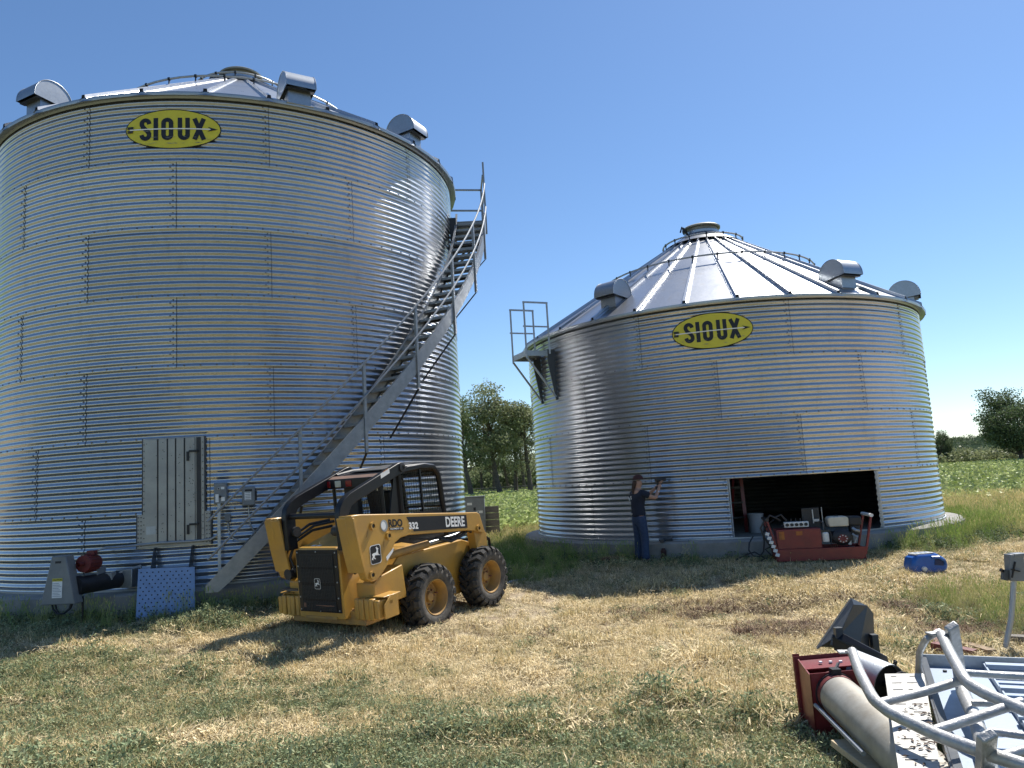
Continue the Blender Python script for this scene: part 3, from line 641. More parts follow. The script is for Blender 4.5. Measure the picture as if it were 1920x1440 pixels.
DEER = [(-.42, -.30), (-.30, -.12), (-.36, .05), (-.25, .12), (.05, .14), (.12, .30), (.08, .42), (.02, .55), (.10, .50), (.14, .60), (.17, .48), (.22, .47), (.32, .36), (.24, .33), (.24, .10), (.28, -.02), (.42, -.10), (.38, -.15), (.20, -.10), (.10, -.08), (-.08, -.06), (-.14, -.20), (-.02, -.34), (-.10, -.36), (-.24, -.22), (-.30, -.40)]
def emblem(parent, fn, s):
    def rr(sx, sy, r, o):
        pts = []
        for cx, cy, a0 in ((sx - r, sy - r, 0), (-sx + r, sy - r, 90), (-sx + r, -sy + r, 180), (sx - r, -sy + r, 270)):
            for k in range(5): t = rad(a0 + 22.5 * k); pts.append(fn(cx + r * math.cos(t), cy + r * math.sin(t), o))
        return pts
    b = S(); b.add(rr(s * .5, s * .62, s * .18, .001), [tuple(range(20))]); e_ = b.build('emblem', WHITE, parent, smooth=False)
    b = S(); b.add(rr(s * .455, s * .575, s * .16, .002), [tuple(range(20))]); b.build('emblem_field', BLACKP, e_ if e_.parent == skid else parent, smooth=False)
    b = S(); b.add([fn(x * s * .95, y * s * .85, .003) for x, y in DEER], [tuple(range(len(DEER)))]); b.build('leaping_stag', WHITE, e_ if e_.parent == skid else parent, smooth=False)
emblem(gr, lambda x, y, o: Vector((-1.176 - o, YC - .0 - x, .83 + y)), .105)
b = S()
for y in (YC + .10, YC - .0): b.box((-1.06, y + .04, 1.278), (.05, .07, .004), Matrix.Rotation(-.12, 3, 'Y'))
b.build('decal', WHITE, hood, smooth=False)
b = S(); b.box((-1.168, YC - .10, .565), (.012, .33, .01)); b.box((-1.168, YC + .26, .565), (.012, .04, .05)); b.build('scratch', RUST, gr, smooth=False)
b = S(); b.tube([(-1.05, .53, 1.285), (-.90, .535, 1.315), (-.62, .54, 1.39)], .022, 8); b.build('hood_ridge', YEL, hood)
b = S(); b.box((-1.156, YC, .415), (.01, .55, .03)); b.build('latch_bar', YDIRT, hood, smooth=False)
# lift arms
def armpts():
    top = [(-1.27, 1.66), (-1.12, 1.655), (1.19, 1.345), (1.25, 1.31), (1.33, 1.05), (1.28, 1.03), (1.05, 1.10), (.92, 1.125), (-.30, 1.27)]
    c = [(-.45, 1.262), (-.56, 1.22), (-.64, 1.14), (-.70, 1.02), (-.75, .96), (-.86, .88), (-.93, .84), (-1.02, .835), (-1.10, .88), (-1.16, 1.05), (-1.24, 1.40)]
    return top + c
for s_ in (0, 1):
    f = (lambda y: my(y)) if s_ else (lambda y: y)
    b = S(); b.prism(armpts(), f(.12), f(.24), 'y'); arm = b.build('lift_arm', YEL, skid, bevel=.012)
    b = S(); b.prism([(-1.265, 1.63), (-1.235, 1.63), (-1.13, 1.0), (-1.15, .96), (-1.20, 1.2)], f(.10), f(.38), 'y'); b.prism([(-1.24, 1.655), (-1.0, 1.63), (-1.0, 1.60), (-1.24, 1.62)], f(.20), f(.36), 'y'); b.build('arm_tower_plate', YEL, arm, bevel=.006)
    b = S()
    for x, z in ((-.94, 1.49), (-.68, 1.33), (-1.02, .92), (1.17, 1.12)):
        b.lathe([(.028, -.02), (.047, -.02), (.047, .03), (.026, .03), (.026, .012), (0, .012)], 18, (x, f(.12), z), (0, 1 if s_ else -1, 0))
    pin = b.build('pivot_boss', YEL, arm)
    b = S()
    for x, z in ((-.94, 1.49), (-.68, 1.33), (-1.02, .92), (1.17, 1.12)): b.lathe([(.024, .012), (.024, .018), (0, .018)], 14, (x, f(.12), z), (0, 1 if s_ else -1, 0))
    b.build('pin', DARK, arm)
    b = S(); b.tube([(-.55, f(.30), 1.05), (.25, f(.30), 1.06)], .05, 14); cyl = b.build('lift_cylinder', YDIRT, skid)
    b = S(); b.tube([(.25, f(.30), 1.06), (1.05, f(.30), 1.08)], .026, 10); b.build('piston_rod', GPART, cyl)
    b = S(); b.tube([(.40, f(.20), 1.10), (.62, f(.19), 1.03), (.85, f(.19), 1.06), (1.0, f(.18), 1.12), (1.1, f(.2), 1.08)], .022, 8); b.tube([(.35, f(.23), 1.12), (.66, f(.22), 1.07), (1.02, f(.2), 1.13)], .016, 8); b.tube([(-.2, f(.2), 1.2), (.3, f(.2), 1.12), (1.0, f(.2), 1.05)], .012, 6); b.build('hydraulic_hose', PLAS, skid)
    b = S(); b.prism([(1.18, .62), (1.40, .55), (1.42, 1.0), (1.30, 1.16), (1.12, 1.16)], f(.16), f(.30), 'y'); b.build('arm_knee', YEL, arm, bevel=.01)
    if s_ == 0:
        yo = .12 - .0022
        sl_ = -.130
        def af(x0, z0, o=0): return lambda x, y: Vector((x0 + x, yo - o, z0 + y + sl_ * x))
        b = S(); b.add([(-.32, yo, 1.505), (-.20, yo, 1.30), (.93, yo, 1.165), (.93, yo, 1.345)], [(0, 1, 2, 3)]); b.build('stripe', BLACKP, arm, smooth=False)
        print_text('DEERE', af(.66, 1.285, .0025), 'lettering', WHITE, arm, .185, .006, .80).data.transform(Matrix.Translation((-.5, -YC, 0)))
        print_text('332', af(-.20, 1.37, .0025), 'lettering', WHITE, arm, .115, .005, 1.05).data.transform(Matrix.Translation((-.5, -YC, 0)))
        print_text('RDO', af(-.53, 1.455, .001), 'lettering', BLACKP, arm, .125, .006, .95).data.transform(Matrix.Translation((-.5, -YC, 0)))
        b = S(); b.add([af(-.53, 1.388, .001)(x, y) for x, y in ((-.12, -.016), (.14, -.016), (.14, .016), (-.12, .016))], [(0, 1, 2, 3)]); b.build('decal', BLACKP, arm, smooth=False)
        print_text('EQUIPMENT CO.', af(-.52, 1.388, .0025), 'lettering', WHITE, arm, .027, .0006, 1.1).data.transform(Matrix.Translation((-.5, -YC, 0)))
        b = S(); q = af(-.735, 1.46, .0012); b.add([q(.062 * math.cos(PI * k / 10), .072 * math.sin(PI * k / 10)) for k in range(20)], [tuple(range(20))]); b.cur = 1
        q = af(-.735, 1.46, .0024); b.add([q(-.012 + .042 * math.cos(PI * k / 8), .052 * math.sin(PI * k / 8)) for k in range(16)], [tuple(range(16))]); b.build('horse_head_decal', [GPART, WHITE], arm, smooth=False)
        emblem(arm, lambda x, y, o: Vector((-.925 + x, yo - o, 1.145 + y)), .185)
        b = S(); b.add([(-.74, yo - .001, 1.03), (-.62, yo - .001, 1.12), (-.60, yo - .001, 1.17), (-.75, yo - .001, 1.08)], [(0, 1, 2, 3)]); b.build('decal', WHITE, arm, smooth=False)
        b = S()
        for x, z, l in ((-1.0, 1.44, .05), (-.74, 1.27, .05)): b.box((x - .03, yo, z - .035), (.012, .004, .08), Matrix.Rotation(.35, 3, 'Y'))
        b.build('worn_weld', YDIRT, arm, smooth=False)
# guard loops and cross bar
for s_ in (0, 1):
    f = (lambda y: my(y)) if s_ else (lambda y: y)
    out = [(-1.20, 1.24), (-1.215, 1.66), (-1.19, 1.76), (-1.12, 1.84), (-1.0, 1.905), (-.10, 2.185), (-.03, 2.195), (.03, 2.16), (.05, 2.10), (.01, 2.05), (-.10, 2.03)]
    inn = [(-.90, 1.79), (-1.0, 1.74), (-1.055, 1.66), (-1.06, 1.45), (-1.05, 1.24)]
    b = S(); b.prism(out + inn, f(.37), f(.46), 'y'); hp = b.build('guard_arm', BLK, skid, bevel=.008)
    b = S(); b.lathe([(.055, 0), (.055, .02), (.03, .022), (.03, .012), (0, .012)], 18, (-.035, f(.37), 2.12), (0, 1 if s_ else -1, 0)); b.build('pivot_cap', GPART if 0 else PLAS, hp)
    b = S(); b.lathe([(0, 0), (.065, 0), (.065, .12), (0, .12)], 16, (-1.08, f(.50), 1.46), (0, 1, 0)); b.build('arm_pivot', PLAS, hp)
b = S(); b.add([(-.45, .3685, 2.02), (-.28, .3685, 2.075), (-.28, .3685, 2.14), (-.45, .3685, 2.085)], [(0, 1, 2, 3)]); b.build('decal', WHITE, skid, smooth=False)
b = S(); b.add([(-.40, .3675, 2.10), (-.30, .3675, 2.132), (-.30, .3675, 2.14), (-.40, .3675, 2.108)], [(0, 1, 2, 3)]); b.build('decal', mat('orange_print', (.6, .2, .02), None, .5), skid, smooth=False)
b = S(); b.tube([(-1.13, .44, 1.66), (-1.13, my(.44), 1.66)], .036, 14); b.build('cross_bar', BLK, skid)
# hoses between the left arm and the hood
for k, (y0, z0) in enumerate(((1.44, 1.44), (1.36, 1.42), (1.40, 1.36))):
    b = S(); b.tube([(-.62, y0 - .25, z0 + .10), (-.85, y0 - .12, z0 + .08), (-1.05, y0 - .0, z0 - .04), (-1.13, y0 + .06, z0 - .28), (-1.10, y0 + .02, z0 - .46), (-.95, y0 + .0, z0 - .40)], .018, 8); hz_ = b.build('hydraulic_hose', PLAS, skid)
    b = S(); b.tube([(-1.03, y0, z0 - .02), (-1.075, y0 + .03, z0 - .12)], .024, 8); b.build('hose_fitting', GPART, hz_)
b = S(); b.tube([(-1.16, 1.46, .93), (-.90, 1.46, .93)], .07, 16); b.build('hydraulic_filter', DARK, skid)
b = S(); b.tube([(-1.0, .46, 1.12), (-.98, .455, 1.03), (-.97, .45, .95)], .05, 8); b.build('hydraulic_accumulator', DARK, skid)
b = S(); b.tube([(-1.06, .44, 1.25), (-1.08, .41, 1.12), (-1.06, .41, 1.0), (-.98, .43, .93)], .024, 8); b.build('hydraulic_hose', PLAS, skid)
b = S(); b.box((-.92, 1.58, .705), (.26, .36, .02)); b.build('step', DGREY, skid, smooth=False)
# cab
y0c, y1c = .46, my(.46)
cab = MB(SOFF)
def cabtube(y, b):
    b.tube([(.86, y, .95), (.85, y, 1.5), (.82, y, 1.85), (.79, y, 1.98), (.70, y, 2.07), (.52, y, 2.10), (0, y, 2.11), (-.30, y, 2.08)], .042, 10); b.tube([(-.02, y, 2.08), (-.03, y, 1.2)], .038, 8)
b = S(); cabtube(y0c, b); cabtube(y1c, b); b.tube([(.85, y0c, 1.5), (.85, y1c, 1.5)], .02, 6); b.tube([(.80, y0c, 1.97), (.80, y1c, 1.97)], .04, 8)
b.tube([(-.36, y0c, 2.02), (-.36, y0c, 1.4)], .025, 6); b.tube([(-.36, y1c, 2.02), (-.36, y1c, 1.4)], .025, 6)
cabf = b.build('cab_frame', BLK, skid)
b = S(); b.prism([(-.44, 2.02), (-.36, 2.075), (0, 2.125), (.5, 2.135), (.72, 2.09), (.80, 2.0), (.76, 2.0), (.66, 2.05), (.4, 2.07), (-.40, 2.02)], .42, my(.42), 'y'); roof = b.build('cab_roof', BLK, skid, bevel=.012)
b = S(); b.add([(-.455, .45, 2.045), (-.455, my(.40), 2.045), (-.36, my(.42), 2.082), (-.36, .47, 2.082)], [(0, 3, 2, 1)]); b.build('roof_lip', mat('dusty_top', (.24, .15, .11), (.15, .10, .08), .6), roof, smooth=False, solid=.012)
b = S(); b.add([(-.18, .6, 2.123), (-.18, my(.6), 2.123), (.5, my(.6), 2.15), (.5, .6, 2.15)], [(0, 3, 2, 1)]); b.build('roof_hatch', mat('dusty_black', (.05, .052, .056), (.08, .08, .08), .5), roof, smooth=False, solid=.012)
b = S(); b.box((-.43, YC + .04, 1.99), (.07, .98, .13)); lb = b.build('lamp_bar', BLK, skid, bevel=.01)
for y, m_ in ((1.30, REDLENS), (1.10, WLENS), (.90, REDLENS)):
    b = S(); b.box((-.469, y + .04, 1.99), (.012, .11, .085)); b.build('rear_lamp', m_, lb, bevel=.01)
b = S(); b.prism([(-.30, 1.2), (.83, .9), (.85, 1.46), (-.02, 1.50), (-.34, 1.50)], y0c - .01, y0c + .02, 'y'); b.prism([(-.30, 1.2), (.83, .9), (.85, 1.46), (-.02, 1.50), (-.34, 1.50)], y1c - .02, y1c + .01, 'y'); b.prism([(-.26, 1.48), (-.05, 1.48), (-.05, 2.06), (-.10, 2.06)], y0c, y0c + .02, 'y'); b.build('cab_side_panel', BLK, skid, smooth=False)
b = S(); b.box((-.32, YC + .13, 1.66), (.10, .24, .74)); b.box((-.34, YC - .2, 1.42), (.06, .50, .2)); b.box((.1, YC, 1.55), (.12, .42, .55), Matrix.Rotation(-.15, 3, 'Y')); b.box((.28, YC, 1.28), (.4, .44, .12)); b.build('seat', PLAS, skid, bevel=.02)
for pts_, r_, nm_ in (([(-.05, .72, 1.2), (-.1, .7, 1.6), (-.18, .66, 1.95)], .03, 'air_duct'), ([(.55, .62, 1.2), (.52, .62, 1.5)], .02, 'control_lever'), ([(.55, 1.2, 1.2), (.52, 1.2, 1.5)], .02, 'control_lever')):
    b = S(); b.tube(pts_, r_, 8); b.build(nm_, PLAS, skid)
for y in (y0c + .005, y1c - .005):
    b = S()
    for k in range(16): x = .03 + .75 * k / 15; b.bar((x, y, 1.47), (x, y, 2.05), .004)
    for k in range(12): z = 1.49 + .55 * k / 11; b.bar((.0, y, z), (.82, y, z), .004)
    b.bar((.42, y, 1.47), (.42, y, 2.06), .028); b.build('window_guard', BLK, skid, smooth=False)
    b = S(); b.add([(.0, y + .012, 1.47), (.82, y + .012, 1.47), (.78, y + .012, 2.0), (0, y + .012, 2.06)], [(0, 1, 2, 3)]); b.build('side_window', GLASS, skid, smooth=False)
b = S()
for k in range(13): y = .48 + .36 * k / 12; b.bar((-.34, y, 1.50), (-.34, y, 2.0), .0055)
for k in range(11): z = 1.50 + .5 * k / 10; b.bar((-.34, .47, z), (-.34, .86, z), .0055)
b.build('rear_window_guard', BLK, skid, smooth=False)
# front coupler
b = S(); b.tube([(1.28, .30, 1.04), (1.52, .30, .96), (1.66, .30, .88), (1.66, .30, .55)], .022, 8); b.tube([(1.36, .30, 1.03), (1.36, .30, .7)], .02, 8); b.tube([(1.66, .30, .88), (1.66, my(.3), .88)], .02, 8); b.tube([(1.66, my(.3), .9), (1.66, my(.3), .5)], .022, 8); b.tube([(1.3, my(.3), 1.04), (1.66, my(.3), .9)], .02, 8)
b.prism([(1.40, .35), (1.52, .30), (1.50, .85), (1.42, .90)], .22, my(.22), 'y'); b.build('attachment_frame', BLK, skid, bevel=.006)
# wheels
def tyre():
    b = MB(); n = 44
    prof = [(.224, .030), (.240, .012), (.270, .004), (.300, -.004), (.335, -.002), (.355, .012), (.370, .035), (.374, .07), (.376, .15), (.374, .23), (.370, .265), (.355, .288), (.335, .30), (.26, .296), (.225, .27)]
    b.lathe(prof, n, (0, 0, 0), (0, 1, 0)); return b
def lugs():
    b = MB(); K = 20
    def pt(th, y, r): return (r * math.cos(th), y, r * math.sin(th))
    for side in (0, 1):
        for k in range(K):
            t0 = 2 * PI * (k + .5 * side) / K; da = 2 * PI / K
            # chevron: shoulder block then inclined bar to the centre
            segs = [((0, .02, .30), (0, -.004 + .012, 0)),]
            ys = [-.008, .035, .085, .160]; sh = [0, .0, .30, .62]; wd = [.60, .58, .48, .40]; ro = [.380, .424, .428, .428]; ri = [.335, .365, .372, .372]
            vs = []
            for y, s, w, o, i in zip(ys, sh, wd, ro, ri):
                Y = y if side == 0 else .30 - y
                for dt, r in ((-w / 2, i), (-w / 2, o), (w / 2, o), (w / 2, i)): vs.append(pt(t0 + (s + dt) * da, Y, r))
            fs = [(0, 1, 2, 3)]
            for j in range(3): fs += [(4 * j + q, 4 * j + (q + 1) % 4, 4 * j + 4 + (q + 1) % 4, 4 * j + 4 + q) for q in range(4)]
            fs.append((12, 15, 14, 13)); b.add(vs, fs)
    return b
def rim():
    b = MB(); b.lathe([(.232, .022), (.226, .010), (.216, .016), (.208, .05), (.198, .07), (.192, .175), (.160, .185), (.125, .16), (.07, .155), (.06, .12), (.055, .11), (0, .11)], 36, (0, 0, 0), (0, 1, 0)); return b
def nuts():
    b = MB()
    for k in range(8): t = 2 * PI * k / 8; b.lathe([(.014, .0), (.014, -.025), (0, -.025)], 6, (.10 * math.cos(t), .158, .10 * math.sin(t)), (0, 1, 0))
    b.lathe([(.012, .0), (.012, -.05), (0, -.05)], 6, (.15, .17, .02), (0, 1, 0)); return b
first = None
for x in (0, 1.235):
    for s_ in (0, 1):
        if first is None:
            w_ = bpy.data.objects.new('wheel', None); COL.objects.link(w_); w_.parent = skid
            tyre().build('tyre', RUB, w_, ang=40); lugs().build('tread_lugs', RUBD, w_, smooth=False, kind='stuff', bevel=.004)
            rim().build('rim', YDIRT, w_, ang=35); nuts().build('wheel_nuts', RUST, w_, smooth=False); first = w_; w = w_
        else: w = copytree(first, skid)
        w.location = (x - .5, (0 if s_ == 0 else 2 * YC) - YC, .42)
        w.rotation_euler = (0, rad(17 * (x > 0) + 40 * s_), 0) if s_ == 0 else (0, rad(33), PI)
# ---------------------------------------------------------------- person
def skin(name, J, E, m, parent, sub=2, root=0):
    names = list(J); me = bpy.data.meshes.new(name); me.from_pydata([J[k][:3] for k in names], [(names.index(a), names.index(b)) for a, b in E], [])
    me.materials.append(m); o = bpy.data.objects.new(name, me); COL.objects.link(o); o.parent = parent
    o.modifiers.new('skin', 'SKIN'); sv = me.skin_vertices[0].data
    for i, k in enumerate(names):
        r = J[k][3]; sv[i].radius = r if hasattr(r, '__len__') else (r, r); sv[i].use_root = (i == root)
    if sub: mm = o.modifiers.new('sub', 'SUBSURF'); mm.levels = sub; mm.render_levels = sub
    o.modifiers['skin'].use_smooth_shade = True
    return o
SKIN = mat('skin', (.46, .27, .19), (.40, .22, .15), .55); JEAN = mat('denim', (.035, .06, .12), (.022, .04, .085), .85, 0, 25, .2, 120); SHIRT = mat('navy_cotton', (.012, .016, .03), (.018, .022, .04), .9, 0, 20, .1, 80)
HAIR = mat('brown_hair', (.06, .03, .018), (.035, .018, .012), .7); CAP = mat('maroon_cap', (.055, .018, .018), None, .8); BOOT = mat('boot_leather', (.10, .06, .04), None, .7)
pl = G(1205, 1056); pdir = math.atan2(C2.y - pl.y, C2.x - pl.x) - PI / 2
per_ = thing('person', 'person in cap, navy T-shirt and jeans working on the wall with arms raised', 'person', tuple(pl), pdir - .6)
JP = dict(pel=(0, 0, .86, (.125, .095)), sp=(0, -.01, 1.0, (.115, .085)), ch=(0, 0, 1.16, (.135, .095)), up=(0, .01, 1.28, (.12, .08)), nk=(0, .02, 1.36, .048), hd0=(.005, .035, 1.44, (.07, .08)), hd1=(.01, .04, 1.53, (.072, .088)),
    hl=(-.085, 0, .80, .085), kl=(-.10, .01, .46, .058), al=(-.105, -.02, .09, .042), tl=(-.12, .09, .035, .035), hr=(.085, 0, .80, .085), kr=(.10, .03, .46, .058), ar=(.115, -.01, .09, .042), tr=(.13, .10, .035, .035),
    sl=(-.16, .01, 1.27, .052), el=(-.14, .27, 1.20, .040), wl=(.03, .40, 1.36, .028), ml=(.06, .43, 1.41, (.038, .02)),
    sr=(.16, .02, 1.27, .052), er=(.28, .21, 1.17, .040), wr=(.17, .38, 1.36, .028), mr=(.15, .42, 1.42, (.038, .02)))
EP = [('pel', 'sp'), ('sp', 'ch'), ('ch', 'up'), ('up', 'nk'), ('nk', 'hd0'), ('hd0', 'hd1'), ('pel', 'hl'), ('hl', 'kl'), ('kl', 'al'), ('al', 'tl'), ('pel', 'hr'), ('hr', 'kr'), ('kr', 'ar'), ('ar', 'tr'), ('up', 'sl'), ('sl', 'el'), ('el', 'wl'), ('wl', 'ml'), ('up', 'sr'), ('sr', 'er'), ('er', 'wr'), ('wr', 'mr')]
bd = skin('body', JP, EP, SKIN, per_)
for sx, (mx, my_, mz) in ((-1, (.06, .43, 1.41)), (1, (.15, .42, 1.42))):
    for k in range(4):
        d0 = Vector((mx + (k - 1.5) * .018, my_ + .01, mz + .02)); l = (.030, .034, .032, .026)[k]
        JF = dict(a=(*d0, .0085), b=(*(d0 + Vector((0, .012, l))), .008), c=(*(d0 + Vector((.002 * sx, .030, l + .012))), .0075), d=(*(d0 + Vector((0, .045, l - .004))), .007))
        skin('finger', JF, [('a', 'b'), ('b', 'c'), ('c', 'd')], SKIN, bd, 1)
    d0 = Vector((mx - sx * .03, my_ + .0, mz)); skin('thumb', dict(a=(*d0, .010), b=(*(d0 + Vector((-sx * .02, .02, .012))), .009), c=(*(d0 + Vector((-sx * .018, .042, .02))), .008)), [('a', 'b'), ('b', 'c')], SKIN, bd, 1)
JJ = dict(w=(0, 0, .93, (.135, .105)), pel=(0, -.01, .84, (.145, .115)), hl=(-.085, 0, .76, .10), kl=(-.10, .01, .46, .078), cl=(-.105, 0, .22, .075), al=(-.108, -.01, .06, .082), hr=(.085, 0, .76, .10), kr=(.10, .03, .46, .078), cr=(.112, .01, .22, .075), ar=(.12, .0, .06, .082))
skin('jeans', JJ, [('w', 'pel'), ('pel', 'hl'), ('hl', 'kl'), ('kl', 'cl'), ('cl', 'al'), ('pel', 'hr'), ('hr', 'kr'), ('kr', 'cr'), ('cr', 'ar')], JEAN, per_)
JS = dict(w0=(0, -.005, .82, (.165, .135)), w=(0, -.005, .92, (.165, .13)), sp=(0, -.01, 1.02, (.155, .12)), ch=(0, 0, 1.16, (.17, .125)), up=(0, .01, 1.28, (.145, .10)), sl=(-.165, .01, 1.275, .072), el=(-.15, .17, 1.235, .068), sr=(.165, .02, 1.275, .072), er=(.235, .13, 1.22, .068))
skin('shirt', JS, [('w0', 'w'), ('w', 'sp'), ('sp', 'ch'), ('ch', 'up'), ('up', 'sl'), ('sl', 'el'), ('up', 'sr'), ('sr', 'er')], SHIRT, per_)
skin('hair', dict(a=(.0, -.005, 1.52, (.078, .07)), b=(-.01, -.04, 1.45, (.06, .05)), c=(-.02, -.07, 1.36, .03), d=(-.02, -.075, 1.26, .018)), [('a', 'b'), ('b', 'c'), ('c', 'd')], HAIR, per_, 1)
b = MB(); c0 = Vector((.01, .035, 1.53)); vs = []
for i in range(6):
    t = PI / 2 * i / 5
    for k in range(16): q = 2 * PI * k / 16; vs.append(c0 + Vector((math.cos(q) * .096 * math.cos(t), math.sin(q) * .108 * math.cos(t), .10 * math.sin(t))))
b.add(vs, [(i * 16 + k, i * 16 + (k + 1) % 16, i * 16 + 16 + (k + 1) % 16, i * 16 + 16 + k) for i in range(5) for k in range(16)])
b.prism([(-.06, .10), (.08, .10), (.07, .19), (.01, .21), (-.05, .19)], 1.535, 1.543, 'z'); b.build('cap', CAP, per_)
for x, y in ((-.115, .0), (.125, .015)):
    b = MB(); b.prism([(-.045, -.10), (.045, -.10), (.05, .08), (.03, .15), (-.03, .15), (-.05, .08)], -.02, .075, 'z', fn=lambda q: Vector((q[0] + x, q[1] + y, q[2] * (1 if q[1] < .09 else .7)))); b.build('boot', BOOT, per_, bevel=.015)
b = MB(); b.add([(-.10, -.128, 1.21), (-.075, -.128, 1.20), (-.08, -.128, 1.15), (-.10, -.128, 1.16)], [(0, 1, 2, 3)]); b.build('shirt_print', WHITE, per_, smooth=False)
print_text('S', lambda x, y: Vector((-.02 + x, -.128, 1.20 + y)), 'shirt_lettering', WHITE, per_, .085, .003)
print_text('E', lambda x, y: Vector((-.085 + x, -.122, 1.17 + y)), 'shirt_lettering', WHITE, per_, .075, .003, .6)
b = MB(); b.box((-.03, -.118, .905), (.085, .008, .03)); b.build('belt_badge', GPART, per_, smooth=False)
b = MB(); b.tube([Vector((.215 + .032 * math.cos(k * PI / 5), .31 + .02 * math.sin(k * PI / 5), 1.285 + .02 * math.sin(k * PI / 5))) for k in range(10)], .008, 6, True); b.build('wristband', WHITE, per_)
tool = thing('impact_driver', 'black cordless driver held against the bin wall by the person', 'power tool', tuple(pl), pdir - .6)
b = MB(); b.tube([(.10, .36, 1.50), (.10, .58, 1.50)], [.034, .026], 12); b.tube([(.10, .58, 1.50), (.10, .70, 1.50)], .008, 6); b.tube([(.10, .40, 1.49), (.105, .40, 1.40)], .02, 8); b.box((.105, .40, 1.36), (.06, .09, .05)); b.build('tool_body', PLAS, tool)
# ---------------------------------------------------------------- things around the person
def at(px, py): return G(px, py)
tb = at(1152, 1056); t_ = thing('toolbox', 'flat red toolbox lying on the ground left of the person', 'toolbox', tuple(tb), .05)
b = MB(); b.box((0, 0, .055), (.52, .34, .10)); bx = b.build('box_body', REDP, t_, bevel=.012)
b = MB(); b.box((0, 0, .113), (.53, .35, .012)); b.build('lid', REDD, bx, bevel=.005)
b = MB()
for x in (-.16, .16): b.box((x, -.176, .085), (.05, .02, .05))
b.tube([(-.06, -.175, .06), (-.06, -.20, .05), (.06, -.20, .05), (.06, -.175, .06)], .008, 6); b.build('latch', DARK, bx)
cl_ = mat('clear_plastic', (.5, .55, .58), (.35, .4, .45), .2)
def bottle(p, rz, label, m_, L_=.2):
    r = thing('bottle', label, 'bottle', tuple(p + Vector((0, 0, .035))), rz)
    b = MB(); b.lathe([(0, 0), (.03, 0), (.034, .02), (.030, .07), (.034, .12), (.030, .15), (.013, L_ - .01), (.013, L_)], 12, (0, 0, 0), (1, 0, .05)); o = b.build('bottle_body', m_, r)
    b = MB(); b.lathe([(.015, 0), (.015, .018), (0, .018)], 10, (L_, 0, .01), (1, 0, .05)); b.build('cap', WHITEP, o)
bottle(at(1150, 1060), .3, 'crumpled clear plastic bottle in front of the red toolbox', cl_)
bottle(at(1106, 1052), 2.6, 'small blue-tinted bottle in the grass near the left end of the shaded foundation', mat('blue_bottle', (.05, .16, .24), None, .3))
jb = at(1246, 1054); r_ = thing('work_gloves', 'brown work gloves and cap standing on crumpled plastic at the foundation, right of the person', 'gloves', tuple(jb))
b = MB(); b.lathe([(0, 0), (.05, 0), (.06, .05), (.045, .12), (.055, .17), (.03, .22), (0, .225)], 9, (0, 0, .03)); b.build('glove', mat('brown_glove', (.06, .025, .02), (.035, .015, .012), .8, 0, 20, .5, 30), r_)
b = MB(); rr = random.Random(4)
for k in range(26): c = Vector((.06 + rr.uniform(-.13, .13), rr.uniform(-.1, .05), .03 + rr.random() * .03)); b.box(c, (.05, .035, .004), Matrix.Rotation(rr.random() * 3, 3, 'Z') @ Matrix.Rotation(rr.uniform(-.9, .9), 3, 'X'))
b.build('crumpled_wrap', cl_, r_, smooth=False)
rk = random.Random(8)
def ledge_tool(px, label, name, cat, f):
    q = P(px, 1013, ZB); d = Vector((q.x - C2.x, q.y - C2.y)); 
    a = math.degrees(math.atan2(d.y, d.x)); o = onwall(C2, a, 4.78, ZB + .002); r = thing(name, label, cat, tuple(o), rad(a + 90)); f(r)
def f1(r): b = MB(); b.tube([(-.13, 0, .03), (.05, 0, .03)], .03, 10); b.build('canister', WHITEP, r); b = MB(); b.tube([(.05, 0, .03), (.12, 0, .03)], .014, 8); b.build('nozzle', DARK, r)
def f2(r): b = MB(); b.tube([(-.09, 0, .05), (.09, 0, .05)], .035, 10); b.tube([(-.04, 0, .05), (-.06, -.05, .02), (-.07, -.12, .02)], .02, 8); b.box((-.07, -.13, .03), (.08, .06, .05)); b.build('drill_body', DGREY, r); b = MB(); b.tube([(.09, 0, .05), (.16, .01, .05)], .01, 6); b.build('chuck', GPART, r)
def f3(r): b = MB(); b.tube([(-.15, 0, .012), (.12, 0, .012)], .010, 6); b.tube([(.12, 0, .012), (.15, 0, .02)], .022, 8); b.build('ratchet_bar', GPART, r)
ledge_tool(1243, 'white cartridge lying on the concrete ledge right of the person', 'cartridge', 'cartridge', f1)
ledge_tool(1262, 'grey cordless drill lying on the concrete ledge beside the cartridge', 'cordless_drill', 'drill', f2)
ledge_tool(1284, 'steel ratchet lying on the concrete ledge, rightmost of the tools', 'ratchet', 'ratchet', f3)
# red tools and scraps under the opening
q = at(1357, 1053); r_ = thing('bolt_tray', 'low red tray with loose bolts on the ground before the foundation', 'tray', tuple(q), .1)
b = MB(); b.box((0, 0, .02), (.34, .18, .03)); b.build('tray_body', REDD, r_, bevel=.006)
b = MB()
for k in range(14): b.tube([Vector((rk.uniform(-.2, .26), rk.uniform(-.1, .1), .045)), Vector((rk.uniform(-.2, .26), rk.uniform(-.1, .1), .05))], .008, 5)
b.build('loose_bolts', DARK, r_, kind='stuff')
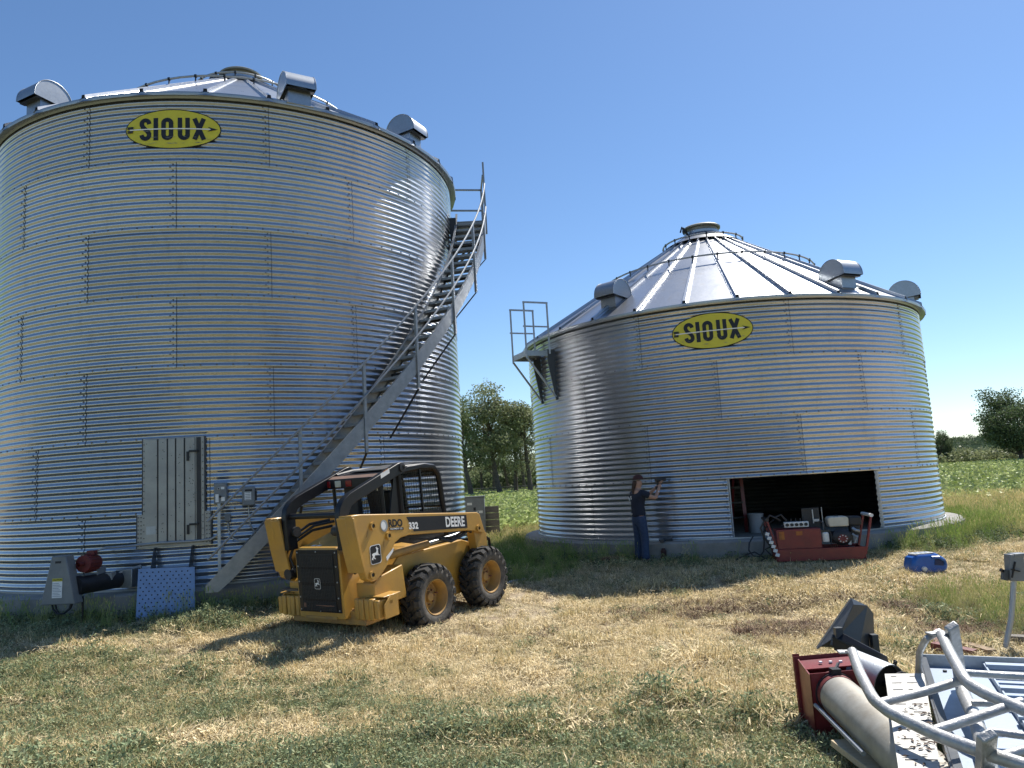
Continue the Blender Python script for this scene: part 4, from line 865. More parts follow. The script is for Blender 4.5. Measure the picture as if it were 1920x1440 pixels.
# black cables hanging from the opening
cb = thing('hose_tangle', 'black hoses looping from the bin opening to the ground beside the red power unit', 'hose', tuple(at(1420, 1040)))
o0 = cb.location.copy()
def cp(px, py, y): return PY(px, py, y)
for k, pts in enumerate(([(1412, 1006, 13.75), (1405, 1018, 13.6), (1404, 1032, 13.5), (1412, 1042, 13.45), (1424, 1044, 13.4), (1432, 1034, 13.4), (1433, 1015, 13.4), (1430, 1000, 13.4), (1438, 985, 13.3), (1450, 975, 13.2)],
    [(1380, 1050, 13.5), (1398, 1040, 13.5), (1415, 1035, 13.5), (1430, 1044, 13.4), (1440, 1050, 13.3), (1428, 1054, 13.2), (1410, 1052, 13.3)],
    [(1350, 1052, 13.6), (1372, 1052, 13.5), (1395, 1054, 13.4), (1425, 1052, 13.3), (1450, 1040, 13.2)],
    [(1445, 1040, 13.2), (1435, 1030, 13.3), (1447, 1024, 13.2), (1457, 1030, 13.1)])):
    b = MB(o0); b.tube([cp(*q) for q in pts], .013, 6); b.build('hose', PLAS, cb)
# ---------------------------------------------------------------- inside the opening: bucket, red ladder, shelf
bq = P(1419, 1000, ZB); bq = Vector((bq.x + .05, bq.y + .15, ZB + .003))
r_ = thing('bucket', 'white plastic bucket standing just inside the bin opening', 'bucket', tuple(bq))
b = MB(); b.lathe([(0, 0), (.125, 0), (.15, .35), (.16, .35), (.16, .375), (.145, .375), (.12, .02), (0, .02)], 28); b.build('bucket_shell', mat('greyed_white', (.40, .41, .42), (.3, .31, .32), .6), r_)  # white plastic coloured an even mid grey
b = MB(); b.tube([Vector((.155 * math.cos(t), -.02 - .02 * math.sin(t), .30 - .13 * math.sin(t))) for t in np.linspace(0, PI, 12)], .004, 6); b.build('handle', DARK, r_)
lq = Vector((4.55, 15.8, ZB)); r_ = thing('step_ladder', 'red and dark step ladder standing in the gloom inside the bin opening', 'ladder', tuple(lq))
b = MB(); b.bar((0, -.15, 0), (0, .0, 2.2), .07, .03); b.bar((-.5, -.15, 0), (-.42, 0, 2.2), .07, .03); b.bar((0, .9, 0), (0, .05, 2.2), .05, .03); b.bar((-.5, .9, 0), (-.42, .05, 2.2), .05, .03); b.build('rail', REDP, r_, smooth=False)
for k in range(6):
    b = MB(); z = .3 + .3 * k; b.box((-.24, -.13 + z * .068, z), (.46, .09, .03)); b.build('step', DARK, r_, smooth=False)
# ---------------------------------------------------------------- red hydraulic power unit
pu = thing('power_unit', 'red wheeled hydraulic power unit with a small petrol engine in front of the bin opening', 'power unit')
u0 = P(1462, 1053, -.06); u1 = P(1617, 1056, -.06)
pux = Vector((u1.x - u0.x, u1.y - u0.y, 0)); LU = 1.50; ang_ = math.atan2(pux.y, pux.x)
cU = Vector((4.98, 13.15, float(hgt(4.98, 13.15))))
pu.scale = (.93, .93, .82); pu.location = tuple(cU); pu.rotation_euler = (0, 0, -.20)
b = MB(); b.prism([(-.74, .07), (.70, .07), (.80, .31), (-.80, .31)][:2] + [(.76, .31), (-.78, .31)], -.36, -.34, 'y'); b.prism([(-.74, .07), (.70, .07), (.76, .31), (-.78, .31)], .30, .32, 'y'); b.box((-.02, -.02, .075), (1.44, .64, .015)); b.box((.73, -.02, .18), (.02, .64, .22)); b.box((-.75, -.02, .18), (.02, .64, .22)); b.build('frame_tray', REDP, pu, smooth=False, bevel=.004)
b = MB(); b.box((-.34, -.10, .50), (.76, .42, .40)); tk = b.build('oil_tank', REDP, pu, bevel=.01)
b = MB(); b.box((-.63, -.315, .58), (.09, .004, .16)); b.box((-.33, -.315, .615), (.11, .004, .08)); b.build('warning_decal', mat('orange_decal', (.45, .16, .02), (.35, .10, .02), .6), tk, smooth=False)
b = MB()
for k in range(6): b.box((-.66, -.318, .51 + k * .025), (.05, .003, .006))
b.build('print', BLACKP, tk, smooth=False)
b = MB(); b.box((-.34, -.12, .78), (.42, .12, .11)); vb_ = b.build('valve_block', WHITEP, pu, bevel=.008)
b = MB()
for k in range(5): b.lathe([(.032, 0), (.032, .012), (.018, .012), (.018, .02), (0, .02)], 12, (-.50 + k * .08, -.18, .78), (0, -1, 0)); b.tube([(-.50 + k * .08, -.12, .83), (-.50 + k * .08, -.12, .90)], .012, 6)
b.tube([(-.6, -.12, .76), (-.1, -.1, .76)], .02, 8); b.build('valve_spool', DARK, vb_)
for x0, x1, nm in ((-.86, -.70, 0), (.90, .74, 1)):
    b = MB(); b.bar((x0, -.30, .90), (x1, -.30, .15), .06, .035); b.bar((x0, .28, .90), (x1, .28, .15), .06, .035); b.build('handle_upright', REDP, pu, smooth=False, bevel=.005)
    b = MB(); b.tube([(x0, -.34, .91), (x0, .32, .91)], .035, 12); b.build('grip_bar', WHITEP if nm else DARK, pu)
b = MB()
for k in range(6): b.box((-.88 + k * .028, -.345, .63 - k * .085), (.07, .04, .065), Matrix.Rotation(.3, 3, 'Y'))
b.build('coupler_block', WHITEP, pu, smooth=False, bevel=.006)
b = MB(); b.tube([(-.86, -.3, .92), (-.80, -.32, 1.0), (-.70, -.3, .94), (-.62, -.2, .88)], .02, 8); b.tube([(-.9, -.3, .9), (-.98, -.3, .75), (-.93, -.32, .55), (-.85, -.3, .4)], .018, 8); b.tube([(-.7, -.25, .95), (-.6, -.25, 1.0), (-.52, -.2, .88)], .018, 8); b.build('hydraulic_hose', PLAS, pu)
b = MB(); b.lathe([(0, 0), (.06, 0), (.065, .02), (.065, .17), (.05, .19), (0, .19)], 18, (.12, -.22, .42)); fl_ = b.build('oil_filter', WHITEP, pu)
b = MB(); b.box((.12, -.22, .635), (.17, .09, .04)); b.tube([(.12, -.22, .66), (.12, -.22, .78), (.05, -.2, .84)], .014, 8); b.tube([(.2, -.22, .64), (.23, -.22, .5), (.2, -.24, .36)], .012, 6); b.build('filter_head', DARK, fl_)
b = MB(); b.box((-.05, .05, .88), (.30, .05, .42)); b.build('control_panel', DARK, pu, smooth=False)
b = MB(); b.bar((-.02, -.02, .78), (-.02, -.02, 1.06), .02); b.bar((.14, -.02, .6), (.14, -.02, 1.1), .012); b.box((.03, -.02, .84), (.1, .05, .05)); b.build('gauge_stand', GPART, pu, smooth=False)
en = MB(); en.box((.42, .0, .48), (.36, .34, .22)); en.lathe([(.17, 0), (.17, .05), (.12, .09), (.06, .10), (0, .10)], 28, (.40, -.17, .50), (0, -1, 0)); eng = en.build('engine', DARK, pu, bevel=.012)
b = MB(); b.lathe([(.085, 0), (.085, .02), (.05, .03), (.03, .03), (0, .03)], 20, (.40, -.272, .47), (0, -1, 0)); b.build('recoil_cover', REDD, eng)
b = MB()
for k in range(8): t = k * PI / 4; b.box((.40 + .066 * math.cos(t), -.30, .47 + .066 * math.sin(t)), (.022, .01, .022))
b.box((.52, -.2, .40), (.05, .05, .12)); b.bar((.60, -.2, .36), (.66, -.2, .5), .012); b.build('starter_bolts', GPART, eng, smooth=False)
b = MB(); b.prism([(.22, .70), (.55, .70), (.56, .86), (.52, .90), (.24, .90), (.20, .86)], -.16, .14, 'y'); ft = b.build('fuel_tank', CREAM, pu, bevel=.02)
b = MB(); b.lathe([(.035, 0), (.035, .025), (0, .03)], 16, (.38, -.02, .90)); b.build('fuel_cap', DARK, ft)
b = MB(); b.box((.66, -.02, .80), (.22, .30, .18)); b.box((.65, -.05, .62), (.16, .22, .2)); b.build('muffler_box', PLAS, pu, bevel=.03)
b = MB(); b.tube([(.60, -.18, .66), (.64, -.22, .62), (.70, -.2, .60)], .03, 8); b.tube([(.58, -.2, .55), (.66, -.24, .48)], .02, 8); b.build('carburettor', GPART, pu)
for x, y in ((.66, .10), (.62, .36)):
    b = MB(); b.lathe([(.03, 0), (.13, .0), (.15, .03), (.15, .07), (.13, .10), (.03, .10)], 28, (x - .05, y if y > 0 else y - .02, .12), (0, 1, 0)); w_ = b.build('wheel', RUB, pu)
b = MB(); b.bar((-.62, -.2, .07), (-.62, -.2, .0), .05); b.bar((-.62, .2, .07), (-.62, .2, .0), .05); b.build('foot', DARK, pu, smooth=False)
# ---------------------------------------------------------------- blue jug
jg = G(1737, 1076); r_ = thing('blue_jug', 'blue plastic jug lying on its side on the dry grass right of the bins', 'jug', tuple(jg), .12)
b = MB()
prof = [(-.27, .04), (-.29, .14), (-.25, .26), (-.17, .31), (.12, .31), (.24, .24), (.30, .14), (.27, .05), (.16, .0), (-.2, .0)]
b.prism(prof, -.13, .13, 'y'); jb_ = b.build('jug_body', BLUEJ, r_, bevel=.045)
b = MB(); b.prism([(-.20, .296), (-.02, .318), (.10, .318), (.02, .318)][:1] + [(.10, .313), (.10, .319), (-.19, .319), (-.20, .313)], -.10, .09, 'y'); b.build('label', WHITEP, jb_, smooth=False)
b = MB()
for k in range(7): b.box((-.17 + k * .038, -.0, .3205), (.016, .15 - .05 * (k % 2), .002))
b.build('print', mat('teal_print', (.05, .15, .3), None, .6), jb_, smooth=False)
b = MB(); b.tube([(.03, -.132, .25), (.12, -.165, .25), (.21, -.155, .20), (.24, -.13, .14)], .022, 8); b.build('handle', BLUEJ, jb_)
b = MB(); b.prism([(.06, .14), (.2, .12), (.22, .2), (.08, .24)], -.137, -.12, 'y'); b.build('handle_recess_shade', mat('shaded_blue', (.006, .02, .09), None, .5), jb_, smooth=False)  # darker blue patch paints a recess's shade; no hollow is cut
b = MB(); b.lathe([(.036, 0), (.036, .035), (.03, .04), (0, .04)], 16, (-.12, -.13, .10), (0, -1, -.2)); b.build('cap', WHITEP, jb_)
sk = G(1694, 1069); r_ = thing('black_stick', 'short black rubber strip pointing at the blue jug', 'strip', tuple(sk))
b = MB(); b.bar((-.12, -.03, .03), (.16, .05, .06), .035, .02); b.build('strip_body', PLAS, r_, smooth=False)
# ---------------------------------------------------------------- post with switch box at the right edge
pb_ = G(1884, 1222); r_ = thing('switch_post', 'bent pipe post with a grey switch box on top at the right edge', 'post', tuple(pb_))
def pr(px, py): return PY(px, py, pb_.y) - pb_
b = MB(); b.tube([pr(1883, 1228), pr(1888, 1200), pr(1896, 1160), pr(1899, 1120), pr(1901, 1085)], .026, 10); b.build('pipe', GPART, r_)
b = MB(); c = pr(1902, 1064); b.box(c, (.135, .10, .25), Matrix.Rotation(.09, 3, 'Y')); bx = b.build('switch_box', GBOX, r_, bevel=.006)
b = MB(); c = pr(1907, 1040); b.box(c, (.12, .11, .03)); b.build('box_lid', GBOX, bx, bevel=.004)
b = MB(); b.tube([pr(1876, 1068), pr(1884, 1073), pr(1890, 1078)], [.018, .010, .008], 8); b.bar(pr(1896, 1052) - Vector((0, .06, 0)), pr(1890, 1082) - Vector((0, .06, 0)), .012); b.bar(pr(1888, 1066) - Vector((0, .06, 0)), pr(1905, 1070) - Vector((0, .06, 0)), .012); b.build('switch_lever', BLACKP, bx)
b = MB(); b.box(pr(1884, 1078), (.04, .06, .10), Matrix.Rotation(.25, 3, 'Y')); b.build('bracket', DGREY, bx, smooth=False)
# ---------------------------------------------------------------- utility cabinet and boards behind the loader
uc = PY(902, 975, 22.5); uc.z = 0
r_ = thing('utility_cabinet', 'grey steel utility cabinet behind the skid steer, left of the gap between the bins', 'cabinet', tuple(uc))
zt_ = PY(900, 932, 22.5).z
b = MB(); b.box((-.18, 0, zt_ / 2), (.62, .35, zt_)); cb_ = b.build('cabinet_body', GBOX, r_, bevel=.01)
b = MB(); b.box((-.18, 0, zt_ + .02), (.66, .40, .03)); b.build('cabinet_lid', GREYP, cb_, bevel=.005)
b = MB(); b.box((-.30, -.18, zt_ - .18), (.14, .006, .07)); b.box((-.02, -.18, zt_ - .42), (.18, .006, .07)); b.build('label', WHITEP, cb_, smooth=False)
b = MB(); b.box((-.16, -.18, zt_ - .33), (.07, .006, .09)); b.box((-.06, -.184, zt_ - .42), (.03, .006, .04)); b.build('warning_print', BLACKP, cb_, smooth=False)
r_ = thing('board_stack', 'grey weathered boards stood on edge right of the utility cabinet', 'boards', (uc.x + .12, uc.y + .1, 0))
for k in range(5):
    b = MB(); b.box((.20, 0, .10 + k * .195), (.42, .05, .185)); b.build('board', WOODG, r_, smooth=False)
# ---------------------------------------------------------------- salvage heap in the right foreground
def ptz(px, py, z): return P(px, py, z)
# long auger tube with red head
t0 = P(1568, 1300, .02); t1 = P(1790, 1500, .02); ax_ = (t1 - t0).normalized()
ag = thing('auger', 'old cream auger tube with a red intake box at the front of the scrap heap', 'auger', tuple(t0)); o0 = t0
side_ = Vector((ax_.y, -ax_.x, 0))        # to the right of the travel direction
b = MB(o0); b.tube([t0 - ax_ * .02, t0 + ax_ * 2.2], .135, 28); tubeo = b.build('tube', mat('dusty_cream_steel', (.42, .40, .35), (.30, .27, .22), .5, .4, 5, .1, 30), ag)
b = MB(o0); b.tube([t0 - ax_ * .05, t0 + ax_ * .10], .139, 28); b.build('painted_band', REDD, tubeo)
b = MB(o0); b.tube([t0 + ax_ * .015, t0 + ax_ * .04], .146, 28); b.box(t0 + ax_ * .03 + Vector((0, 0, .15)), (.06, .07, .05)); b.tube([t0 + ax_ * .03 + Vector((0, 0, .16)), t0 + ax_ * .03 + Vector((.05, .06, .19))], .012, 6); b.build('clamp', DARK, tubeo)
b = MB(o0); q = t0 - side_ * -.0; b.tube([t0 + side_ * .16 * 1 + Vector((0, 0, -.06)) + ax_ * .05, t0 + side_ * .16 + Vector((0, 0, -.05)) + ax_ * 1.02], .014, 8)
rod = b.build('rod', GPART, ag)
# intake box: open red trough in front of the tube
def ib(x, y, z): return t0 - ax_ * x + side_ * y + Vector((0, 0, z))    # x forward of the tube, y to the right
def panel(b, pts, th=.008):
    n = (Vector(pts[1]) - Vector(pts[0])).cross(Vector(pts[2]) - Vector(pts[0])).normalized() * th
    m = len(pts); b.add([Vector(p) for p in pts] + [Vector(p) + n for p in pts], [tuple(range(m))[::-1], tuple(range(m, 2 * m))] + [(i, (i + 1) % m, m + (i + 1) % m, m + i) for i in range(m)])
for nm, pts in (('side_plate', [ib(-.02, .17, -.30), ib(.27, .17, -.30), ib(.29, .17, .17), ib(-.02, .17, .13)]), ('side_plate', [ib(-.02, -.20, -.28), ib(.27, -.20, -.28), ib(.29, -.20, .19), ib(-.02, -.20, .15)]),
    ('back_plate', [ib(-.02, -.20, -.30), ib(-.02, .17, -.30), ib(-.02, .17, .14), ib(-.02, -.20, .16)]), ('top_plate', [ib(.09, -.20, .165), ib(.09, .17, .145), ib(.28, .17, .16), ib(.28, -.20, .18)]),
    ('front_plate', [ib(.29, -.22, -.30), ib(.29, .19, -.30), ib(.33, .19, .18), ib(.33, -.22, .20)]), ('flange', [ib(.335, .19, -.30), ib(.335, .14, -.30), ib(.37, .14, .19), ib(.37, .19, .19)])):
    b = MB(o0); panel(b, pts); b.build(nm, REDP, ag, smooth=False)
b = MB(o0)
for y in (-.1, -.03, .04): b.box(ib(.17, y, .172), (.02, .02, .012))
b.build('bolts', WHITE, ag, smooth=False)
# charcoal guard standing tilted behind the red box
g0 = G(1592, 1262); gd = thing('drive_guard', 'charcoal sheet-metal drive guard tipped up behind the red auger box', 'guard', tuple(g0)); gy = PY(1590, 1230, 6.9).y
def gq(px, py, dy=0): return PY(px, py, 6.55 + dy)
A_, B_, C_, D_, E_ = gq(1596, 1124), gq(1620, 1135, .0), gq(1637, 1152, .02), gq(1639, 1212, .0), gq(1530, 1222, -.0)
b = MB(g0); dpt = Vector((.05, .20, .02))
front = [gq(1531, 1216), gq(1560, 1190), gq(1598, 1124), gq(1610, 1128), gq(1603, 1160, -.02), gq(1570, 1225, -.04)]
# body: faceted hood, apex up
P_ = {'a': gq(1597, 1123), 'b': gq(1626, 1136, .06), 'c': gq(1637, 1150, .12), 'd': gq(1640, 1222, .10), 'e': gq(1612, 1206, -.10), 'f': gq(1574, 1190, -.16), 'g': gq(1532, 1217, -.05), 'h': gq(1600, 1134, -.05)}
q = {k: v for k, v in P_.items()}; bk = Vector((.08, .22, -.03))
b.add([q['g'], q['a'], q['h'], q['f']], [(0, 3, 2, 1)]); b.add([q['f'], q['h'], q['b'], q['e']], [(0, 3, 2, 1)]); b.add([q['h'], q['a'], q['b']], [(0, 1, 2)]); b.add([q['e'], q['b'], q['c'], q['d']], [(0, 3, 2, 1)])
b.add([q['g'] + bk, q['a'] + bk, q['c'] + bk, q['d'] + bk], [(0, 1, 2, 3)]); b.add([q['g'], q['a'], q['a'] + bk, q['g'] + bk], [(0, 1, 2, 3)]); b.add([q['a'], q['b'], q['c'], q['c'] + bk, q['a'] + bk], [(0, 1, 2, 3, 4)]); b.add([q['c'], q['d'], q['d'] + bk, q['c'] + bk], [(0, 1, 2, 3)])
shell = b.build('guard_shell', DGREY, gd, smooth=False, solid=.006)
b = MB(g0); b.box(gq(1572, 1186, -.17), (.06, .05, .08)); b.box(gq(1640, 1208, .0), (.05, .06, .16)); b.tube([gq(1566, 1190, -.12), gq(1562, 1210, -.12)], .025, 8); b.build('hinge_tab', DGREY, gd, smooth=False)
b = MB(g0); a0_ = gq(1562, 1194, -.15); a1_ = gq(1668, 1250, -.55); panel(b, [a0_, a1_, a1_ + Vector((0, .02, .07)), a0_ + Vector((.04, .03, .05))], .01); panel(b, [a0_ + Vector((0, -.01, -.10)), a1_ + Vector((0, 0, -.06)), a1_, a0_], .012); b.build('strap_plate', BLK, gd, smooth=False)
br = MB(g0)
for k in range(4): br.lathe([(.008, 0), (.014, .006), (.008, .012)], 10, gq(1678, 1243 + k * 5, -.62), (-.3, -1, .2))
br.bar(gq(1679, 1238, -.60), gq(1675, 1262, -.60), .035, .012); br.build('bolt_plate', BLK, gd)
# galvanised tube end with screw
s0 = P(1630, 1268, .06); sx = (P(1672, 1300, .05) - s0); ax2 = Vector((.35, -.90, -.12)).normalized()
sc_ = thing('tube_offcut', 'open galvanised tube end with a dark screw flight inside, behind the cream auger', 'tube', tuple(s0))
b = MB(s0); b.lathe([(.15, 0), (.15, .36), (.142, .36), (.142, 0)], 30, s0 + Vector((-.04, .22, .0)), ax2); b.build('shell', GPART, sc_)
b = MB(s0)
for k in range(2): b.lathe([(.02, 0), (.14 - k * .012, .015), (.137 - k * .012, .02), (.02, .012)], 26, s0 + Vector((-.04, .22, 0)) + ax2 * (.30 + k * .07) + Vector((.05 * k, 0, -.02 * k)), ax2)
b.tube([s0 + Vector((-.04, .22, 0)), s0 + Vector((-.04, .22, 0)) + ax2 * .45], .022, 8); b.build('screw_flight', DARK, sc_)
# perforated white plank
zq = .22
pp0, pp1 = P(1659, 1265, zq), P(1731, 1264, zq); pp2, pp3 = P(1768, 1480, zq - .05), P(1690, 1480, zq - .05)
pk = thing('perforated_plank', 'bright galvanised perforated plank lying left of the grey tray', 'plank', tuple(pp0))
b = MB(pp0); panel(b, [pp0, pp3, pp2, pp1], .006); panel(b, [pp0, pp3, pp3 - Vector((0, 0, .10)), pp0 - Vector((0, 0, .10))], .005); panel(b, [pp1, pp2, pp2 - Vector((0, 0, .1)), pp1 - Vector((0, 0, .1))], .005); b.build('plank_deck', mat('pale_galvanised', (.50, .50, .48), (.36, .34, .30), .5, .35, 9, .12, 40), pk, smooth=False)
b = MB(pp0); ux = (pp1 - pp0); uy = (pp3 - pp0); nrm = Vector((0, 0, .0075))
for k in range(12):
    for x in (.22, .32, .60, .70):
        if (k % 3 == 0 and x in (.22, .7)) or (k % 3 != 0): c = pp0 + ux * x + uy * (.04 + k * .078) + nrm; d = ux.normalized() * .017; e2 = uy.normalized() * .007; b.add([c - d - e2, c + d - e2, c + d + e2, c - d + e2], [(0, 1, 2, 3)])
b.build('slot', BLACKP, pk, smooth=False, kind='stuff')
b = MB(pp0); rq = random.Random(12)
for k in range(90):
    u_ = rq.choice([rq.uniform(.55, .98), rq.random()]); v_ = rq.uniform(.35, .98); c = pp0 + ux * u_ + uy * v_ + Vector((0, 0, .012)); a_ = Matrix.Rotation(rq.random() * 3, 3, 'Z') @ Matrix.Rotation(rq.uniform(-.5, .5), 3, 'X'); s_ = rq.uniform(.008, .03); b.add([c + a_ @ Vector(q_) * s_ for q_ in ((-1, 0, 0), (0, -.35, .1), (1, 0, 0), (0, .35, .1))], [(0, 1, 2, 3)])
b.build('leaf_litter', mat('dead_leaves', (.10, .06, .04), (.05, .035, .025), .9), pk, smooth=False, kind='stuff')
# grey channel tray (stair section) with rungs
zt2 = .10
T = [P(1727, 1250, zt2), P(2010, 1262, zt2), P(2140, 1480, zt2), P(1800, 1500, zt2)]
ty = thing('channel_tray', 'pale blue-grey steel tray with raised rims and rungs, largest piece of the scrap heap', 'steel tray', tuple(T[0]))
TRM = mat('tray_galvanised', (.36, .42, .50), (.29, .34, .41), .42, .45, 4, .06, 40)
b = MB(T[0]); panel(b, [T[0], T[3], T[2], T[1]], .008); b.build('tray_bed', TRM, ty, smooth=False)
tu = (T[1] - T[0]).normalized(); tv = (T[3] - T[0]).normalized(); zz = Vector((0, 0, 1)); LT = (T[3] - T[0]).length; WT = (T[1] - T[0]).length
b = MB(T[0]); panel(b, [T[0], T[1], T[1] + zz * .09, T[0] + zz * .09], .012); b.build('back_rim', GDULL, ty, smooth=False)
b = MB(T[0]); panel(b, [T[0], T[3], T[3] + zz * .07, T[0] + zz * .07], .012); panel(b, [T[0] + zz * .07, T[3] + zz * .07, T[3] + zz * .07 + tu * .04, T[0] + zz * .07 + tu * .04], .006); b.build('side_rim', DGREY, ty, smooth=False)
for k, x in enumerate((.40, .66, .95)):
    b = MB(T[0]); s_ = T[0] + tu * x; e_ = T[3] + tu * (x * 1.1); 
    panel(b, [s_ + zz * .012, e_ + zz * .012, e_ + zz * .05, s_ + zz * .05], .01); b.build('stiffening_rib', TRM, ty, smooth=False)
for k in range(6):
    b = MB(T[0]); s_ = T[0] + tv * (.10 + k * .30) + tu * .40; b.bar(s_ + zz * .05, s_ + tu * 1.1 + zz * .05, .07, .03, up=(0, 0, 1)); b.build('rung', TRM, ty, smooth=False)
b = MB(T[0]); b.lathe([(.014, 0), (.014, .012), (.02, .013), (.02, 0)][:2] + [(0, .014)], 8, T[0] + tu * .14 + tv * .16 + zz * .008); b.build('bolt', DARK, ty)
# leaves in the tray
# tube framework on top
fr = thing('pipe_framework', 'welded galvanised pipe framework with flattened ends lying across the grey tray', 'pipe framework', tuple(P(1720, 1320, .3)))
o1 = fr.location.copy(); TM = mat('old_galvanised_tube', (.47, .47, .46), (.33, .33, .32), .5, .6, 14, .25, 60)
def tp(name, pts, r=.030, m=TM):
    b = MB(o1); q = [P(x, y, z) for x, y, z in pts]
    # round the corners
    out = [q[0]]
    for i in range(1, len(q) - 1):
        a = q[i] + (q[i - 1] - q[i]) * .22; c = q[i] + (q[i + 1] - q[i]) * .22; out += [a, (a + c + q[i] * 2) / 4, c]
    out.append(q[-1]); b.tube(out, r, 12); return b.build(name, m, fr)
tp('tube', [(1598, 1222, .42), (1612, 1262, .38), (1638, 1312, .34), (1668, 1336, .32), (1760, 1380, .30), (1860, 1416, .30), (1960, 1448, .30)], .031)
tp('tube', [(1765, 1190, .50), (1780, 1222, .48), (1812, 1280, .40), (1850, 1302, .38), (1960, 1348, .36)], .031)
tp('tube', [(1650, 1318, .33), (1730, 1298, .33), (1808, 1274, .38)], .024); tp('tube', [(1752, 1370, .31), (1830, 1345, .33), (1916, 1316, .37)], .024); tp('tube', [(1878, 1420, .30), (1960, 1396, .34)], .024)
tp('tube', [(1810, 1262, .40), (1870, 1266, .38), (1970, 1272, .36)], .020); tp('tube', [(1822, 1318, .30), (1880, 1320, .30), (1960, 1322, .30)], .018); tp('tube', [(1862, 1372, .28), (1920, 1380, .28), (1960, 1384, .28)], .018)
tp('tube', [(1797, 1250, .24), (1806, 1300, .22), (1830, 1350, .20), (1850, 1420, .18), (1862, 1470, .18)], .038)
tp('tube', [(1762, 1184, .50), (1738, 1196, .48), (1724, 1222, .36), (1722, 1262, .20)], .020)
for (x0, y0, z0, x1, y1, z1, w) in ((1784, 1173, .58, 1797, 1252, .25, .085), (1851, 1378, .42, 1846, 1446, .18, .085)):
    b = MB(o1); b.bar(P(x0, y0, z0), P(x1, y1, z1), w * .9, w * .55, up=(0, 1, 0)); b.build('socket', TM, fr, bevel=.01)
for px, py, z, rz in ((1588, 1222, .425, -.2), (1755, 1187, .505, .1)):
    b = MB(o1); c = P(px, py, z); b.box(c, (.11, .07, .012), Matrix.Rotation(rz, 3, 'Z')); b.build('flattened_end', TM, fr, bevel=.004)
b = MB(o1)
for px, py, z in ((1587, 1221, .434), (1757, 1186, .514)): b.lathe([(.011, 0), (0, .0005)], 10, P(px, py, z))
b.build('bolt_hole', BLACKP, fr)
# boards and red scrap
def board(label, p0, p1, w, h, m=WOODM):
    r = thing('board', label, 'board', tuple(p0), 0, 'boards round the scrap heap'); b = MB(p0); b.bar(p0, p1, w, h); b.build('plank', m, r, smooth=False, bevel=.004)
board('weathered plank poking out of the grass at the bottom edge', P(1577, 1392, -.12), P(1690, 1476, -.12), .13, .04, WOODL)
board('pale board end lying behind the grey tray', G(1798, 1216, .06), G(1862, 1236, .06), .09, .05)
board('dark grey timber offcut behind the tray, beside the bent post', G(1896, 1208, .05), G(1990, 1214, .05), .12, .08, WOODG)
r_ = thing('red_bracket', 'red steel bracket half hidden behind the grey tray', 'bracket', tuple(G(1768, 1230, .05)))
b = MB(r_.location); p0 = G(1752, 1232, .1); p1 = G(1830, 1240, .06); b.bar(p0, p1, .10, .08); b.bar(G(1758, 1226, .06), G(1762, 1212, .12), .05, .12); b.build('bracket_body', REDD, r_, smooth=False)
board('dark skid timber lying under the cream auger tube', P(1690, 1405, -.22), P(1790, 1490, -.22), .14, .10, WOODG)
# weathered pipe beside the front tyre
pq0, pq1 = G(948, 1098, .04), G(985, 1091, .04); r_ = thing('pipe_offcut', 'short pale pipe on the ground right of the front tyre', 'pipe', tuple(pq0)); b = MB(pq0); b.tube([pq0, pq1], .025, 8); b.build('pipe_body', GPART, r_)
# ---------------------------------------------------------------- ground masks
def dbin(x, y): return np.minimum(np.hypot(x - C1.x, y - C1.y), np.hypot(x - C2.x, y - C2.y)) - 4.95
def greenness(x, y):
    x = np.asarray(x, float); y = np.asarray(y, float)
    n = (vnoise(x, y, .9, 1) - .5) * 1.0 + (vnoise(x, y, .33, 2) - .5) * .7 + (vnoise(x, y, 2.6, 5) - .5) * .8
    ed = 7.35 - .33 * np.minimum(x, 0) - .22 * np.maximum(x, 0)
    g = sstep((ed - y + n * 1.3) / .9 + .3) * (.46 + .46 * vnoise(x, y, .45, 18))
    hole = np.exp(-(((x + 2.35) / 1.0) ** 2 + ((y - 6.35) / .33) ** 2)) + .8 * np.exp(-(((x + 4.6) / .9) ** 2 + ((y - 6.0) / .25) ** 2)) + .6 * np.exp(-(((x - .9) / .5) ** 2 + ((y - 5.1) / .2) ** 2)) + .7 * np.exp(-(((x + .2) / .8) ** 2 + ((y - 6.2) / .15) ** 2))
    g = g * (1 - np.clip(hole * 1.2, 0, 1))
    g = np.maximum(g, sstep((2.0 - np.hypot((x + 5.3) / 1.0, (y - 10.7) / .5)) * 1.2 + n) * .75)
    g = np.maximum(g, sstep((1.3 - np.hypot((x - 5.6) / 1.0, (y - 9.2) / 1.5)) * 2 + n * 1.5) * .8)
    d = dbin(x, y); g = np.maximum(g, sstep((1.2 - np.abs(d - .4)) + n) * .5)
    g = np.maximum(g, (sstep((.62 - .25 * vnoise(x, y, 1.2, 9) - vnoise(x, y, .45, 8)) * 3) * .25))
    far = sstep((y - 17) / 6); g = g * (1 - far) + far * .75
    return np.clip(g, 0, 1)
def fieldmask(x, y): return sstep((y - (24 + .0 * x)) / 2.0 + (vnoise(x, y, 3, 6) - .5))
